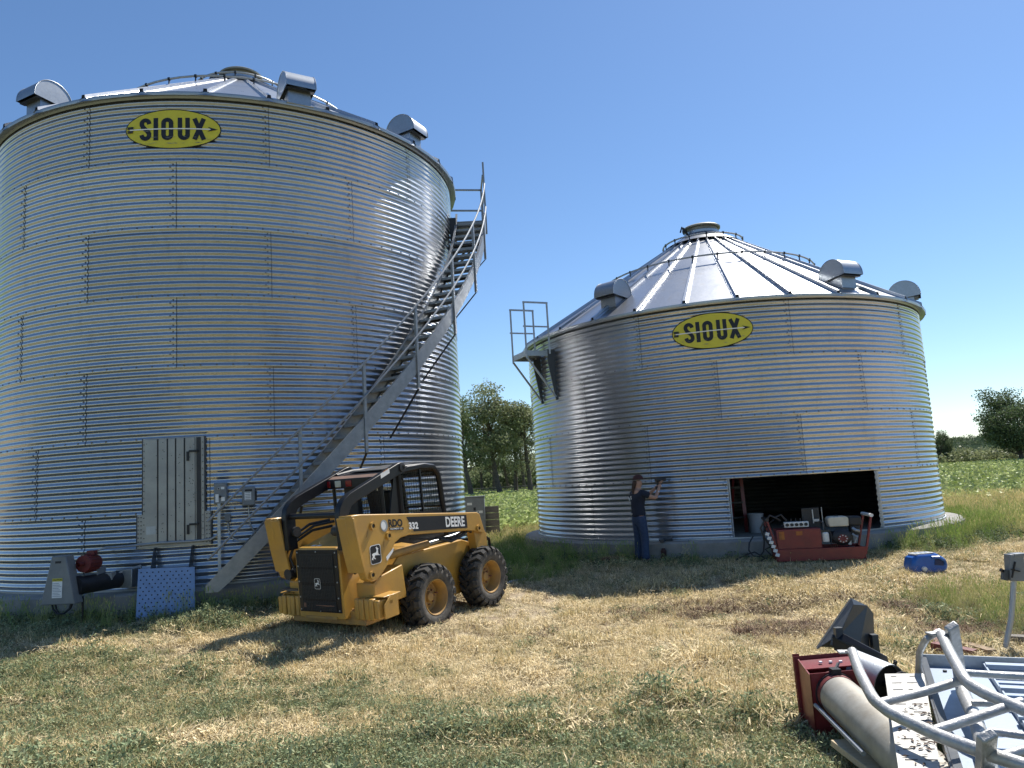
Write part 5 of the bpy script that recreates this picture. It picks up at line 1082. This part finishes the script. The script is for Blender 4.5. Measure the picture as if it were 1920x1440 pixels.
# terrain sheet
def axis(c, n, k, s): t = np.linspace(-1, 1, n); return c + s * np.sinh(t * k)
xs = axis(1.0, 300, 7.6, 2.2); ys = axis(9.0, 300, 7.6, 2.2)
X, Y = np.meshgrid(xs, ys); Zt = hgt(X, Y); Zt = np.where(np.hypot(X - C1.x, Y - C1.y) < 4.8, -.15, Zt); Zt = np.where(np.hypot(X - C2.x, Y - C2.y) < 4.8, -.15, Zt)
far_ = sstep((np.hypot(X, Y) - 60) / 300); Zt = Zt - far_ * .0
V = np.stack([X.ravel(), Y.ravel(), Zt.ravel()], 1); nx, ny = len(xs), len(ys)
ii = np.arange((ny - 1) * (nx - 1)); r0_, c0_ = ii // (nx - 1), ii % (nx - 1); a = r0_ * nx + c0_
FQ = np.stack([a, a + 1, a + nx + 1, a + nx], 1)
def npmesh(name, V, FQ, m, attrs=None, smooth=True):
    me = bpy.data.meshes.new(name); k = FQ.shape[1]; me.vertices.add(len(V)); me.vertices.foreach_set('co', V.astype(np.float32).ravel()); me.loops.add(FQ.size); me.loops.foreach_set('vertex_index', FQ.astype(np.int32).ravel())
    me.polygons.add(len(FQ)); me.polygons.foreach_set('loop_start', np.arange(0, FQ.size, k, dtype=np.int32)); me.polygons.foreach_set('loop_total', np.full(len(FQ), k, dtype=np.int32))
    if smooth: me.polygons.foreach_set('use_smooth', np.ones(len(FQ), bool))
    for an, av in (attrs or {}).items(): at_ = me.attributes.new(an, 'FLOAT', 'POINT'); at_.data.foreach_set('value', av.astype(np.float32))
    me.update(calc_edges=True); me.validate()
    if m: me.materials.append(m)
    o = bpy.data.objects.new(name, me); COL.objects.link(o); return o
gm = bpy.data.materials.new('dry_ground'); gm.use_nodes = True; N = gm.node_tree.nodes; L = gm.node_tree.links; bs = N['Principled BSDF']; bs.inputs['Roughness'].default_value = .95; bs.inputs['Specular IOR Level'].default_value = .15
tc = N.new('ShaderNodeTexCoord')
def noise(sc_, det=8, ro=.7, st=None):
    n = N.new('ShaderNodeTexNoise'); n.inputs['Scale'].default_value = sc_; n.inputs['Detail'].default_value = det; n.inputs['Roughness'].default_value = ro
    if st: mp = N.new('ShaderNodeMapping'); mp.inputs['Scale'].default_value = st; mp.inputs['Rotation'].default_value = (0, 0, .6); L.new(tc.outputs['Object'], mp.inputs[0]); L.new(mp.outputs[0], n.inputs['Vector'])
    else: L.new(tc.outputs['Object'], n.inputs['Vector'])
    return n
def ramp(inp, stops):
    r = N.new('ShaderNodeValToRGB'); r.color_ramp.elements[0].position = stops[0][0]; r.color_ramp.elements[0].color = (*stops[0][1], 1); r.color_ramp.elements[1].position = stops[-1][0]; r.color_ramp.elements[1].color = (*stops[-1][1], 1)
    for p_, c_ in stops[1:-1]: e = r.color_ramp.elements.new(p_); e.color = (*c_, 1)
    L.new(inp, r.inputs[0]); return r.outputs[0]
def mixc(f, a, b_):
    m = N.new('ShaderNodeMix'); m.data_type = 'RGBA'; L.new(f, m.inputs['Factor']); L.new(a, m.inputs['A']); L.new(b_, m.inputs['B']); return m.outputs['Result']
straw = ramp(noise(9, 10, .8).outputs[0], [(.30, (.15, .115, .08)), (.48, (.32, .255, .18)), (.60, (.43, .36, .25)), (.72, (.52, .45, .33))])
straw2 = ramp(noise(2.3, 6).outputs[0], [(.35, (.30, .225, .16)), (.65, (.43, .37, .25))]); f2 = noise(1.1, 4); st_ = N.new('ShaderNodeMix'); st_.data_type = 'RGBA'; st_.inputs['Factor'].default_value = .4; L.new(straw, st_.inputs['A']); L.new(straw2, st_.inputs['B'])
grn = ramp(noise(14, 8, .75).outputs[0], [(.32, (.035, .045, .018)), (.5, (.085, .11, .04)), (.68, (.20, .20, .10))])
fld = ramp(noise(1.4, 8, .75).outputs[0], [(.35, (.05, .10, .02)), (.6, (.13, .22, .045))])
ag_ = N.new('ShaderNodeAttribute'); ag_.attribute_name = 'green'; af_ = N.new('ShaderNodeAttribute'); af_.attribute_name = 'field'
L.new(mixc(af_.outputs['Fac'], mixc(ag_.outputs['Fac'], st_.outputs['Result'], grn), fld), bs.inputs['Base Color'])
bp = N.new('ShaderNodeBump'); bp.inputs['Strength'].default_value = .8; bp.inputs['Distance'].default_value = .03; L.new(noise(22, 10, .75).outputs[0], bp.inputs['Height']); L.new(bp.outputs[0], bs.inputs['Normal'])
ground = npmesh('ground', V, FQ, gm, {'green': greenness(X, Y).ravel(), 'field': fieldmask(X, Y).ravel()}); ground['kind'] = 'structure'
# ---------------------------------------------------------------- plants as scattered clumps
HID = bpy.data.collections.new('clump_sources')
def leafmat(name, dry, green, rough=.7, trans=.25, var=.6):
    m = bpy.data.materials.new(name); m.use_nodes = True; nt = m.node_tree; N = nt.nodes; L = nt.links; b = N['Principled BSDF']; b.inputs['Roughness'].default_value = rough; b.inputs['Specular IOR Level'].default_value = .25
    at_ = N.new('ShaderNodeAttribute'); at_.attribute_type = 'INSTANCER'; at_.attribute_name = 'tint'; av = N.new('ShaderNodeAttribute'); av.attribute_name = 'bv'
    mx = N.new('ShaderNodeMix'); mx.data_type = 'RGBA'; mx.inputs['A'].default_value = (*dry, 1); mx.inputs['B'].default_value = (*green, 1); L.new(at_.outputs['Fac'], mx.inputs['Factor'])
    hs = N.new('ShaderNodeHueSaturation'); mr = N.new('ShaderNodeMapRange'); mr.inputs['To Min'].default_value = 1 - var; mr.inputs['To Max'].default_value = 1 + var; L.new(av.outputs['Fac'], mr.inputs[0]); L.new(mr.outputs[0], hs.inputs['Value']); L.new(mx.outputs['Result'], hs.inputs['Color'])
    L.new(hs.outputs[0], b.inputs['Base Color'])
    tr = N.new('ShaderNodeBsdfTranslucent'); L.new(hs.outputs[0], tr.inputs[0]); ms = N.new('ShaderNodeMixShader'); ms.inputs[0].default_value = trans; L.new(b.outputs[0], ms.inputs[1]); L.new(tr.outputs[0], ms.inputs[2]); L.new(ms.outputs[0], N['Material Output'].inputs[0])
    return m
M_GRASS = leafmat('grass_blades', (.61, .485, .26), (.19, .225, .09))
M_STRAW = leafmat('straw_litter', (.62, .51, .31), (.38, .33, .19), .75, .1, .7)
M_WEED = leafmat('weed_leaves', (.30, .31, .17), (.15, .19, .10))
M_TALL = leafmat('tall_grass', (.50, .42, .22), (.16, .24, .05))
M_CROP = leafmat('crop_leaves', (.55, .58, .28), (.27, .34, .09), .45, .3, .5)
def blades(n, hmin, hmax, wd, spread, lean, seed, seg=3, flat=False):
    g = np.random.default_rng(seed); vs = []; fs = []; bv = []
    for k in range(n):
        bx, by = g.normal(0, spread, 2); th = g.uniform(0, 2 * PI); h = g.uniform(hmin, hmax); ln = abs(g.normal(lean, lean * .5)); w = wd * g.uniform(.7, 1.3); d = np.array([math.cos(th), math.sin(th)]); nrm = np.array([-d[1], d[0]]); v = g.random(); base = len(vs)
        for s in range(seg + 1):
            t = s / seg
            if flat: off = d * h * t; z = .006 + g.uniform(0, .035) + .02 * math.sin(PI * t) * g.random()
            else: off = d * h * ln * t ** 1.8; z = h * t * (1 - .25 * ln * t)
            ww = w * (1 - t ** 1.5) if s < seg else 0
            if s < seg: vs += [(bx + off[0] + nrm[0] * ww, by + off[1] + nrm[1] * ww, z), (bx + off[0] - nrm[0] * ww, by + off[1] - nrm[1] * ww, z)]; bv += [v, v]
            else: vs.append((bx + off[0], by + off[1], z)); bv.append(v)
        for s in range(seg - 1): fs.append((base + 2 * s, base + 2 * s + 1, base + 2 * s + 3, base + 2 * s + 2))
        fs.append((base + 2 * seg - 2, base + 2 * seg - 1, base + 2 * seg))
    return vs, fs, bv
def seedheads(vs, fs, bv, n, h0, h1, sp, seed):
    g = np.random.default_rng(seed)
    for k in range(n):
        bx, by = g.normal(0, sp, 2); th = g.uniform(0, 2 * PI); h = g.uniform(h0, h1); l = g.uniform(.1, .4); v = g.uniform(.6, 1)
        pts = [(bx + math.cos(th) * h * l * t * t, by + math.sin(th) * h * l * t * t, h * t) for t in (0, .5, 1)]; base = len(vs)
        for (x, y, z), w in zip(pts, (.0022, .002, .0018)): vs += [(x - w, y, z), (x + w, y, z)]; bv += [v, v]
        fs += [(base, base + 1, base + 3, base + 2), (base + 2, base + 3, base + 5, base + 4)]
        x, y, z = pts[2]; b0 = len(vs); L_ = g.uniform(.05, .10); w = .008
        vs += [(x, y, z - .01), (x + w, y, z + L_ * .4), (x + .3 * L_ * math.cos(th), y + .3 * L_ * math.sin(th), z + L_), (x - w, y, z + L_ * .4), (x, y + w, z + L_ * .4), (x, y - w, z + L_ * .4)]; bv += [1.] * 6
        fs += [(b0, b0 + 1, b0 + 2, b0 + 3), (b0, b0 + 4, b0 + 2, b0 + 5)]
    return vs, fs, bv
def leafy(n, size, hgt_, sp, seed, up=.5, wr=.4):
    g = np.random.default_rng(seed); vs = []; fs = []; bv = []
    for k in range(n):
        c = np.array([g.normal(0, sp), g.normal(0, sp), g.uniform(.15, 1) * hgt_]); d = g.normal(0, 1, 3); d[2] = abs(d[2]) * up; d /= np.linalg.norm(d); s = np.cross(d, g.normal(0, 1, 3)); s /= np.linalg.norm(s); l = size * g.uniform(.6, 1.4); w = l * wr; b0 = len(vs); v = g.random()
        vs += [tuple(c), tuple(c + d * l * .5 + s * w), tuple(c + d * l), tuple(c + d * l * .5 - s * w)]; bv += [v] * 4; fs.append((b0, b0 + 1, b0 + 2, b0 + 3))
    return vs, fs, bv
def src(name, data, m):
    vs, fs, bv = data; me = bpy.data.meshes.new(name); me.from_pydata(vs, [], fs); a_ = me.attributes.new('bv', 'FLOAT', 'POINT'); a_.data.foreach_set('value', np.array(bv, np.float32)); me.materials.append(m); o = bpy.data.objects.new(name, me); return o
def scatter(name, label, cat, pts, rot, scl, tint, idx, sources):
    col = bpy.data.collections.new(name + '_source')
    for o in sources: col.objects.link(o)
    me = bpy.data.meshes.new(name); me.vertices.add(len(pts)); me.vertices.foreach_set('co', pts.astype(np.float32).ravel())
    a_ = me.attributes.new('rot', 'FLOAT_VECTOR', 'POINT'); a_.data.foreach_set('vector', rot.astype(np.float32).ravel())
    for nm, v in (('scl', scl), ('tint', tint)): a_ = me.attributes.new(nm, 'FLOAT', 'POINT'); a_.data.foreach_set('value', v.astype(np.float32))
    a_ = me.attributes.new('idx', 'INT', 'POINT'); a_.data.foreach_set('value', idx.astype(np.int32))
    o = bpy.data.objects.new(name, me); COL.objects.link(o); tag(o, label, cat, kind='stuff')
    ng = bpy.data.node_groups.new(name, 'GeometryNodeTree'); ng.interface.new_socket('Geometry', in_out='INPUT', socket_type='NodeSocketGeometry'); ng.interface.new_socket('Geometry', in_out='OUTPUT', socket_type='NodeSocketGeometry')
    n = ng.nodes; l = ng.links; gi = n.new('NodeGroupInput'); go = n.new('NodeGroupOutput'); ip = n.new('GeometryNodeInstanceOnPoints'); ci = n.new('GeometryNodeCollectionInfo'); ci.inputs['Collection'].default_value = col; ci.inputs['Separate Children'].default_value = True; ci.inputs['Reset Children'].default_value = True
    def na(nm, ty): q = n.new('GeometryNodeInputNamedAttribute'); q.data_type = ty; q.inputs['Name'].default_value = nm; return q.outputs['Attribute']
    l.new(gi.outputs[0], ip.inputs['Points']); l.new(ci.outputs[0], ip.inputs['Instance']); ip.inputs['Pick Instance'].default_value = True
    l.new(na('idx', 'INT'), ip.inputs['Instance Index']); l.new(na('rot', 'FLOAT_VECTOR'), ip.inputs['Rotation']); l.new(na('scl', 'FLOAT'), ip.inputs['Scale']); l.new(ip.outputs[0], go.inputs[0])
    m = o.modifiers.new('scatter', 'NODES'); m.node_group = ng; return o
def field_pts(n, y0, y1, power=1.0, margin=1.15):
    # points spread over the part of the ground in view and a step to either side
    u = rng.random(n); y = y0 * (y1 / y0) ** (u ** power); x = y * rng.uniform(-.67 * margin - .04, .67 * margin + .06, n) + rng.uniform(-1, 1, n); return x, y
# short grass and straw
n = 135000; x, y = field_pts(n, 4.0, 17.5, 1.0); d = dbin(x, y); bare = vnoise(x, y, 1.1, 61) * .5 + vnoise(x, y, .3, 62) * .3 + vnoise(x, y, 3.1, 63) * .2; keep = (d > .02) & ((bare < .60) | (rng.random(n) < .25)); x, y = x[keep], y[keep]; g = greenness(x, y); n = len(x)
r = rng.random(n); isg = r < g
idx = np.where(isg, rng.integers(0, 4, n), np.where(rng.random(n) < .62, rng.integers(6, 8, n), rng.integers(4, 6, n)))
tint = np.where(isg, np.clip(rng.normal(.7, .33, n), 0, 1), np.clip(rng.normal(.12, .14, n), 0, 1))
gold = vnoise(x, y, .8, 21); tint = np.clip(tint + (vnoise(x, y, 1.3, 22) - .5) * .35, 0, 1)
scl = rng.uniform(.6, 1.25, n) * (.8 + .6 * vnoise(x, y, .7, 12)); scl = scl * np.where(isg, 1.0, .95) * np.where(vnoise(x, y, .6, 51) > .72, 1.55, 1.)
srcs = [src('grass_a', blades(26, .03, .085, .0028, .035, .5, 1), M_GRASS), src('grass_b', blades(22, .04, .11, .003, .045, .7, 2), M_GRASS), src('grass_c', leafy(38, .020, .055, .045, 3, 1.0, .2), M_WEED), src('grass_d', leafy(34, .021, .095, .035, 4, 1.4, .18), M_WEED),
        src('grass_e', blades(22, .03, .09, .0026, .04, .8, 5), M_GRASS), src('grass_f', blades(18, .05, .13, .0024, .03, .5, 6), M_GRASS), src('grass_g', blades(30, .05, .14, .003, .06, 1, 7, 2, True), M_STRAW), src('grass_h', blades(30, .04, .11, .0034, .07, 1, 8, 2, True), M_STRAW)]
rot = np.stack([rng.normal(0, .08, n), rng.normal(0, .08, n), rng.uniform(0, 6.28, n)], 1)
scatter('grass', 'short dry and green grass with straw litter covering the yard', 'grass', np.stack([x, y, hgt(x, y)], 1), rot, scl, tint, idx, srcs)
# weeds and seedheads along the foundations, tall grass behind
n = 15000; a = rng.uniform(-PI, PI, n); which = rng.random(n) < .45; cx = np.where(which, C1.x, C2.x); cy = np.where(which, C1.y, C2.y); rr_ = 4.98 + np.abs(rng.normal(0, .38, n)); x = cx + rr_ * np.cos(a); y = cy + rr_ * np.sin(a)
ad_ = np.degrees(a); keep = (y < cy + 1.5) & (dbin(x, y) > 0)
dens = np.where(which, np.where(ad_ < -45, .55, .9), np.where((ad_ > -125) & (ad_ < -72), .10, np.where(ad_ > -72, 1., .55))); keep &= rng.random(n) < dens * .55
x, y, which, ad_ = x[keep], y[keep], which[keep], ad_[keep]; n = len(x)
x2, y2 = rng.uniform(4.9, 8.6, 2600), rng.uniform(7.6, 10.6, 2600); k2 = (np.hypot((x2 - 6.3) / 1.5, (y2 - 9.4) / 1.5) + rng.normal(0, .15, 2600)) < 1; x2, y2 = x2[k2], y2[k2]
n3 = 16000; y3 = rng.uniform(15, 27, n3); x3 = rng.uniform(-4, 26, n3); k3 = (dbin(x3, y3) > .2) & (rng.random(n3) < .35 + .9 * (vnoise(x3, y3, .9, 41) > .42)) & (y3 + 2.2 * vnoise(x3, y3, 1.1, 42) > np.where(x3 < 4, 16.2, 15)) & (((x3 > 8.6) & (x3 < y3 * .72 + 2)) | ((x3 > -1.6) & (x3 < 1.2) & (y3 > 14.5))) & (y3 < 25.5); x3, y3 = x3[k3], y3[k3]
n4 = 1300; x4 = rng.normal(-.2, .8, n4); y4 = rng.uniform(12.4, 16, n4); k4 = (dbin(x4, y4) > .05) & (x4 < 2) & (y4 + 1.6 * vnoise(x4, y4, .8, 43) > 14); x4, y4 = x4[k4], y4[k4]
big_x = np.concatenate([x, x2, x3, x4]); big_y = np.concatenate([y, y2, y3, y4]); n = len(big_x)
kind_ = np.concatenate([np.zeros(len(x)), np.ones(len(x2)), np.full(len(x3), 2), np.full(len(x4), 3)])
idx = np.where(rng.random(n) < .5, 0, np.where(rng.random(n) < .6, 1, 2)); idx = np.where((kind_ == 0) & (rng.random(n) < .35), 3, idx); idx = np.where((kind_ == 2) & (rng.random(n) < .5), 2, idx)
scl = rng.uniform(.5, 1.1, n) * np.where(kind_ == 0, np.where(big_x > 7, .72, .6), np.where(kind_ == 1, .42, np.where(kind_ == 2, np.where(big_x < 3, .5, .82), .42)))
rt = np.clip((big_x - 7.5) / 1, 0, 1); tint = np.clip(np.where(kind_ == 2, np.where(big_y > 20.5, .12, .5), np.where(kind_ == 1, .5, .85)) + rng.normal(0, .28, n), 0, 1)
srcs = [src('tall_a', seedheads(*blades(34, .14, .42, .0048, .07, .45, 31, 4), 5, .4, .6, .06, 1), M_TALL), src('tall_b', blades(30, .12, .36, .006, .08, .7, 32, 4), M_TALL), src('tall_c', seedheads(*blades(14, .2, .45, .004, .07, .3, 33, 3), 16, .35, .62, .08, 2), M_TALL), src('tall_d', leafy(60, .06, .28, .09, 34), M_WEED)]
scatter('tall_grass', 'tall seeding grass and weeds round the foundations and along the field edge', 'grass', np.stack([big_x, big_y, hgt(big_x, big_y)], 1), np.stack([rng.normal(0, .1, n), rng.normal(0, .1, n), rng.uniform(0, 6.28, n)], 1), scl, tint, idx, srcs)
# dead stalk litter
M_DEAD = leafmat('dead_stalks', (.20, .13, .085), (.12, .08, .055), .9, .05, .6)
n = 2600; x = rng.normal(3.9, 1.6, n); y = rng.normal(9.9, .75, n) - .1 * x; kp = (dbin(x, y) > .4) & (vnoise(x, y, .7, 71) + .4 * vnoise(x, y, .22, 72) > .72); x, y = x[kp], y[kp]; n = len(x)
scatter('dead_stalks', 'brown matted dead stalks lying in front of the shorter bin', 'dead grass', np.stack([x, y, hgt(x, y) + .01], 1), np.stack([rng.normal(0, .1, n), rng.normal(0, .1, n), rng.uniform(0, 6.28, n)], 1), rng.uniform(.7, 1.4, n), rng.random(n), rng.integers(0, 2, n),
        [src('dead_a', blades(26, .06, .17, .0045, .07, 1, 61, 2, True), M_DEAD), src('dead_b', blades(14, .05, .13, .004, .05, .9, 62), M_DEAD)])
# crop field
n = 34000; u = rng.random(n); y = 25 * (150 / 25) ** (u ** .9); lane = rng.random(n) < .62
x = np.where(lane, y * rng.uniform(.50, .78, n), y * rng.uniform(-.16, .14, n)); x = np.round(x / .6) * .6 + rng.normal(0, .06, n)
scl = rng.uniform(.7, 1.25, n) * np.clip(.8 + y / 90, 1, 2.2); tint = np.clip(rng.normal(.55, .3, n), 0, 1)
srcs = [src('crop_a', leafy(34, .13, .34, .15, 41, .35), M_CROP), src('crop_b', leafy(30, .15, .30, .17, 42, .3), M_CROP)]
scatter('crop', 'rows of leafy green crop filling the field behind the bins', 'crop', np.stack([x, y, np.zeros(n)], 1), np.stack([np.zeros(n), np.zeros(n), rng.uniform(0, 6.28, n)], 1), scl, tint, rng.integers(0, 2, n), srcs)
# ---------------------------------------------------------------- trees
M_LEAF = [leafmat('tree_leaves_' + s_, c_, c_, .6, .3, .6) for s_, c_ in (('olive', (.23, .25, .13)), ('green', (.17, .21, .10)), ('dark', (.105, .14, .065)))]
def tree_meshes(seed, h, spread, trunk_lean=.1, low=.35, leaf=.30, nleaf=9000, clumps=26, col=0):
    g = random.Random(seed); gn = np.random.default_rng(seed); b = MB()
    base = Vector((0, 0, -.3)); r0 = h * .024
    fork = Vector((trunk_lean * h * .4, g.uniform(-.03, .03) * h, h * low)); top = fork + Vector((trunk_lean * h * .25, 0, h * .42))
    tr = [base, base.lerp(fork, .35) + Vector((g.uniform(-.1, .1), 0, 0)), base.lerp(fork, .7) + Vector((g.uniform(-.15, .15), 0, 0)), fork, fork.lerp(top, .5) + Vector((g.uniform(-.3, .3), g.uniform(-.3, .3), 0)), top]
    b.tube(tr, [r0 * 1.3, r0, r0 * .85, r0 * .75, r0 * .45, r0 * .12], 8); cl = []
    for k in range(clumps):
        t = g.random(); s = fork.lerp(top, t * .8) if g.random() < .7 else base.lerp(fork, g.uniform(.6, 1)); a = g.uniform(0, 2 * PI); rr = spread * (1 - .35 * abs(t - .35)) * g.uniform(.35, 1)
        e = s + Vector((math.cos(a) * rr, math.sin(a) * rr, h * g.uniform(.06, .26) - (.05 * h if t < .2 else 0)))
        m1 = s.lerp(e, .5) + Vector((0, 0, -g.uniform(0, .04) * h)); b.tube([s, m1, e], [r0 * .30, r0 * .18, r0 * .05], 5); cl.append((e, g.uniform(.10, .17) * h * .75))
    cl.append((top, .12 * h)); vs = []; 
    w = np.array([c[1] ** 2 for c in cl]); w /= w.sum(); ids = gn.choice(len(cl), nleaf, p=w)
    cen = np.array([tuple(cl[i][0]) for i in ids]); rad_ = np.array([cl[i][1] for i in ids]); dv = gn.normal(0, 1, (nleaf, 3)); dv /= np.linalg.norm(dv, axis=1)[:, None]
    rr = rad_ * gn.random(nleaf) ** .45; lump = 1 + .35 * np.sin(dv[:, 0] * 5 + ids) * np.sin(dv[:, 2] * 6 + ids * 2)
    p = cen + dv * (rr * lump)[:, None] * np.array([1.15, 1.15, .8]); a1 = gn.normal(0, 1, (nleaf, 3)); a1 /= np.linalg.norm(a1, axis=1)[:, None]; a2 = np.cross(a1, gn.normal(0, 1, (nleaf, 3))); a2 /= np.linalg.norm(a2, axis=1)[:, None]
    s = (leaf * gn.uniform(.5, 1.2, nleaf))[:, None]; V = np.stack([p - a1 * s * .5, p + a2 * s * .32, p + a1 * s * .5, p - a2 * s * .32], 1).reshape(-1, 3)
    me = npmesh('crown', V, np.arange(len(V)).reshape(-1, 4), M_LEAF[col], {'bv': np.repeat(gn.random(nleaf) * .6 + .4 * ((ids * 7) % 5) / 5, 4)}, False)
    mc = me.data; bpy.data.objects.remove(me); bo = b.build('trunk', BARK); mt = bo.data; bpy.data.objects.remove(bo); return mt, mc
TM_ = [tree_meshes(1, 12, 2.6, .16, .38, .27, 9500, 24, 0), tree_meshes(2, 12, 2.1, -.10, .42, .27, 7500, 19, 1), tree_meshes(3, 12, 2.6, .05, .34, .27, 8500, 22, 0), tree_meshes(4, 12, 4.6, .03, .16, .28, 20000, 50, 2)]
def tree(px, y, h, v, rz, label, group=None, hs=1.):
    group = 'trees in the gap between the bins' if px < 1100 else 'trees beyond the field'
    p = PY(px, 930, y); p.z = 0; r = thing('tree', label, 'tree', tuple(p), rz, group); s = h / 12; r.scale = (s * hs, s * hs, s)
    for nm, me in zip(('trunk', 'crown'), TM_[v]): o = bpy.data.objects.new(nm, me); COL.objects.link(o); o.parent = r
tree(884, 84, 11.2, 1, .3, 'dark-trunked tree just right of the tall bin, seen over the loader')
tree(941, 86, 13.2, 0, PI - .1, 'tallest tree in the gap between the bins, its thick trunk leaning')
tree(967, 90, 11.3, 2, 1.3, 'slender tree right behind the leaning tree in the gap between the bins')
tree(997, 88, 12.0, 2, 3.8, 'tree half hidden by the left edge of the shorter bin')
tree(928, 108, 10.5, 1, 2.2, 'smaller tree far behind the leaning trunk in the gap'); tree(905, 112, 9.5, 2, 5.1, 'low shady tree behind the dark-trunked one in the gap')
tree(955, 115, 9.5, 1, .9, 'low distant tree between two trunks in the gap'); tree(985, 112, 10.5, 2, 4.0, 'distant tree close to the left edge of the shorter bin'); tree(860, 100, 12, 2, 2.9, 'tree behind the right edge of the tall bin')
tree(1774, 118, 7.4, 3, .4, 'rounded tree peeping out from behind the right side of the shorter bin', hs=.62)
tree(1925, 104, 13.6, 3, 2.0, 'broad dark tree at the right edge of the picture', hs=1.0)
tree(1995, 112, 14, 3, 4.6, 'tree beyond the right edge, overlapping the broad dark tree', hs=1.0)
r = thing('tree', 'big tree right of the yard outside the picture, mirrored in the shorter bin', 'tree', (37, -1, 0), 1.0); r.scale = (1.15, 1.15, 1.3)
for nm, me in zip(('trunk', 'crown'), TM_[3]): o = bpy.data.objects.new(nm, me); COL.objects.link(o); o.parent = r
# far shrubs: one mass
def shrubs(name, label, n, xr, yr, zr, leaf, m):
    g = np.random.default_rng(77); nc = 260; cx = g.uniform(*xr, nc); cy = g.uniform(*yr, nc); cr = g.uniform(.5, 1, nc) * zr * .55; cz = cr * .7
    ids = g.integers(0, nc, n); dv = g.normal(0, 1, (n, 3)); dv /= np.linalg.norm(dv, axis=1)[:, None]; p = np.stack([cx[ids], cy[ids], cz[ids]], 1) + dv * (cr[ids] * g.random(n) ** .35)[:, None] * [1.6, 1, 1]; p[:, 2] = np.abs(p[:, 2])
    a1 = g.normal(0, 1, (n, 3)); a1 /= np.linalg.norm(a1, axis=1)[:, None]; a2 = np.cross(a1, g.normal(0, 1, (n, 3))); a2 /= np.linalg.norm(a2, axis=1)[:, None]; s = (leaf * g.uniform(.5, 1.2, n))[:, None]
    V = np.stack([p - a1 * s * .5, p + a2 * s * .35, p + a1 * s * .5, p - a2 * s * .35], 1).reshape(-1, 3); o = npmesh(name, V, np.arange(len(V)).reshape(-1, 4), m, {'bv': np.repeat(g.random(n) * .5 + .5 * ((ids * 13) % 7) / 7, 4)}, False); tag(o, label, 'shrubs', kind='stuff')
shrubs('shrub_belt', 'belt of grey-green shrubs along the far edge of the field', 70000, (55, 125), (112, 140), 3.6, .5, M_LEAF[0])
shrubs('undergrowth', 'dark undergrowth behind the trees in the gap', 42000, (-14, 14), (118, 140), 6.5, .6, M_LEAF[1])
# rail fence far behind the gap
rf_ = thing('rail_fence', 'pale distant rail fence under the trees in the gap between the bins', 'fence', tuple(PY(960, 925, 97)))
o0 = rf_.location.copy(); o0.z = 0; rf_.location = tuple(o0)
for k in range(7):
    b = MB(); x = -9 + k * 3; b.box((x, 0, .6), (.12, .12, 1.3)); b.build('post', WOODG, rf_, smooth=False)
for z in (.5, .85, 1.2):
    b = MB(); b.box((0, 0, z), (18, .05, .11)); b.build('rail', WOODG, rf_, smooth=False)
# hills
hx = np.linspace(150, 1700, 160); hy = np.linspace(760, 1500, 60); HX, HY = np.meshgrid(hx, hy); t = sstep((HY - 760) / 260)
ridge = 17 + 9 * vnoise(HX, HY, 260, 31) + 6 * vnoise(HX, HY, 90, 32) + 3 * vnoise(HX, HY, 34, 33) - 8 * sstep((HX - 600) / 200)
HZ = t * ridge + t * (1 - t) * 14 * (vnoise(HX, HY, 60, 35) - .5); ii = np.arange(59 * 159); a = (ii // 159) * 160 + ii % 159
hm = mat('scrub_hill', (.030, .045, .028), (.016, .028, .018), .95, 0, .05, 0, detail=12, spec=0)
hill = npmesh('hill', np.stack([HX.ravel(), HY.ravel(), HZ.ravel() - .5], 1), np.stack([a, a + 1, a + 161, a + 160], 1), hm); hill['kind'] = 'structure'
g = np.random.default_rng(5); nc = 620; cx = g.uniform(380, 900, nc); cy = g.uniform(775, 1080, nc); tt = sstep((cy - 760) / 260)
rg = 17 + 9 * vnoise(cx, cy, 260, 31) + 6 * vnoise(cx, cy, 90, 32) + 3 * vnoise(cx, cy, 34, 33) - 8 * sstep((cx - 600) / 200); cz = tt * rg + tt * (1 - tt) * 14 * (vnoise(cx, cy, 60, 35) - .5)
cr = g.uniform(1.5, 4.5, nc) * np.where(cy < 860, 1.5, 1.); n = 46000; ids = g.integers(0, nc, n); dv = g.normal(0, 1, (n, 3)); dv /= np.linalg.norm(dv, axis=1)[:, None]; p = np.stack([cx[ids], cy[ids], cz[ids] + cr[ids] * .5], 1) + dv * (cr[ids] * g.random(n) ** .35)[:, None] * [1.6, 1.2, .8]
a1 = g.normal(0, 1, (n, 3)); a1 /= np.linalg.norm(a1, axis=1)[:, None]; a2 = np.cross(a1, g.normal(0, 1, (n, 3))); a2 /= np.linalg.norm(a2, axis=1)[:, None]; s = (1.5 * g.uniform(.5, 1.2, n))[:, None]
V = np.stack([p - a1 * s * .5, p + a2 * s * .4, p + a1 * s * .5, p - a2 * s * .4], 1).reshape(-1, 3); o = npmesh('hill_scrub', V, np.arange(len(V)).reshape(-1, 4), M_LEAF[2], {'bv': np.repeat(g.random(n), 4)}, False); tag(o, 'dark trees and scrub covering the far low hill', 'scrub', kind='stuff')
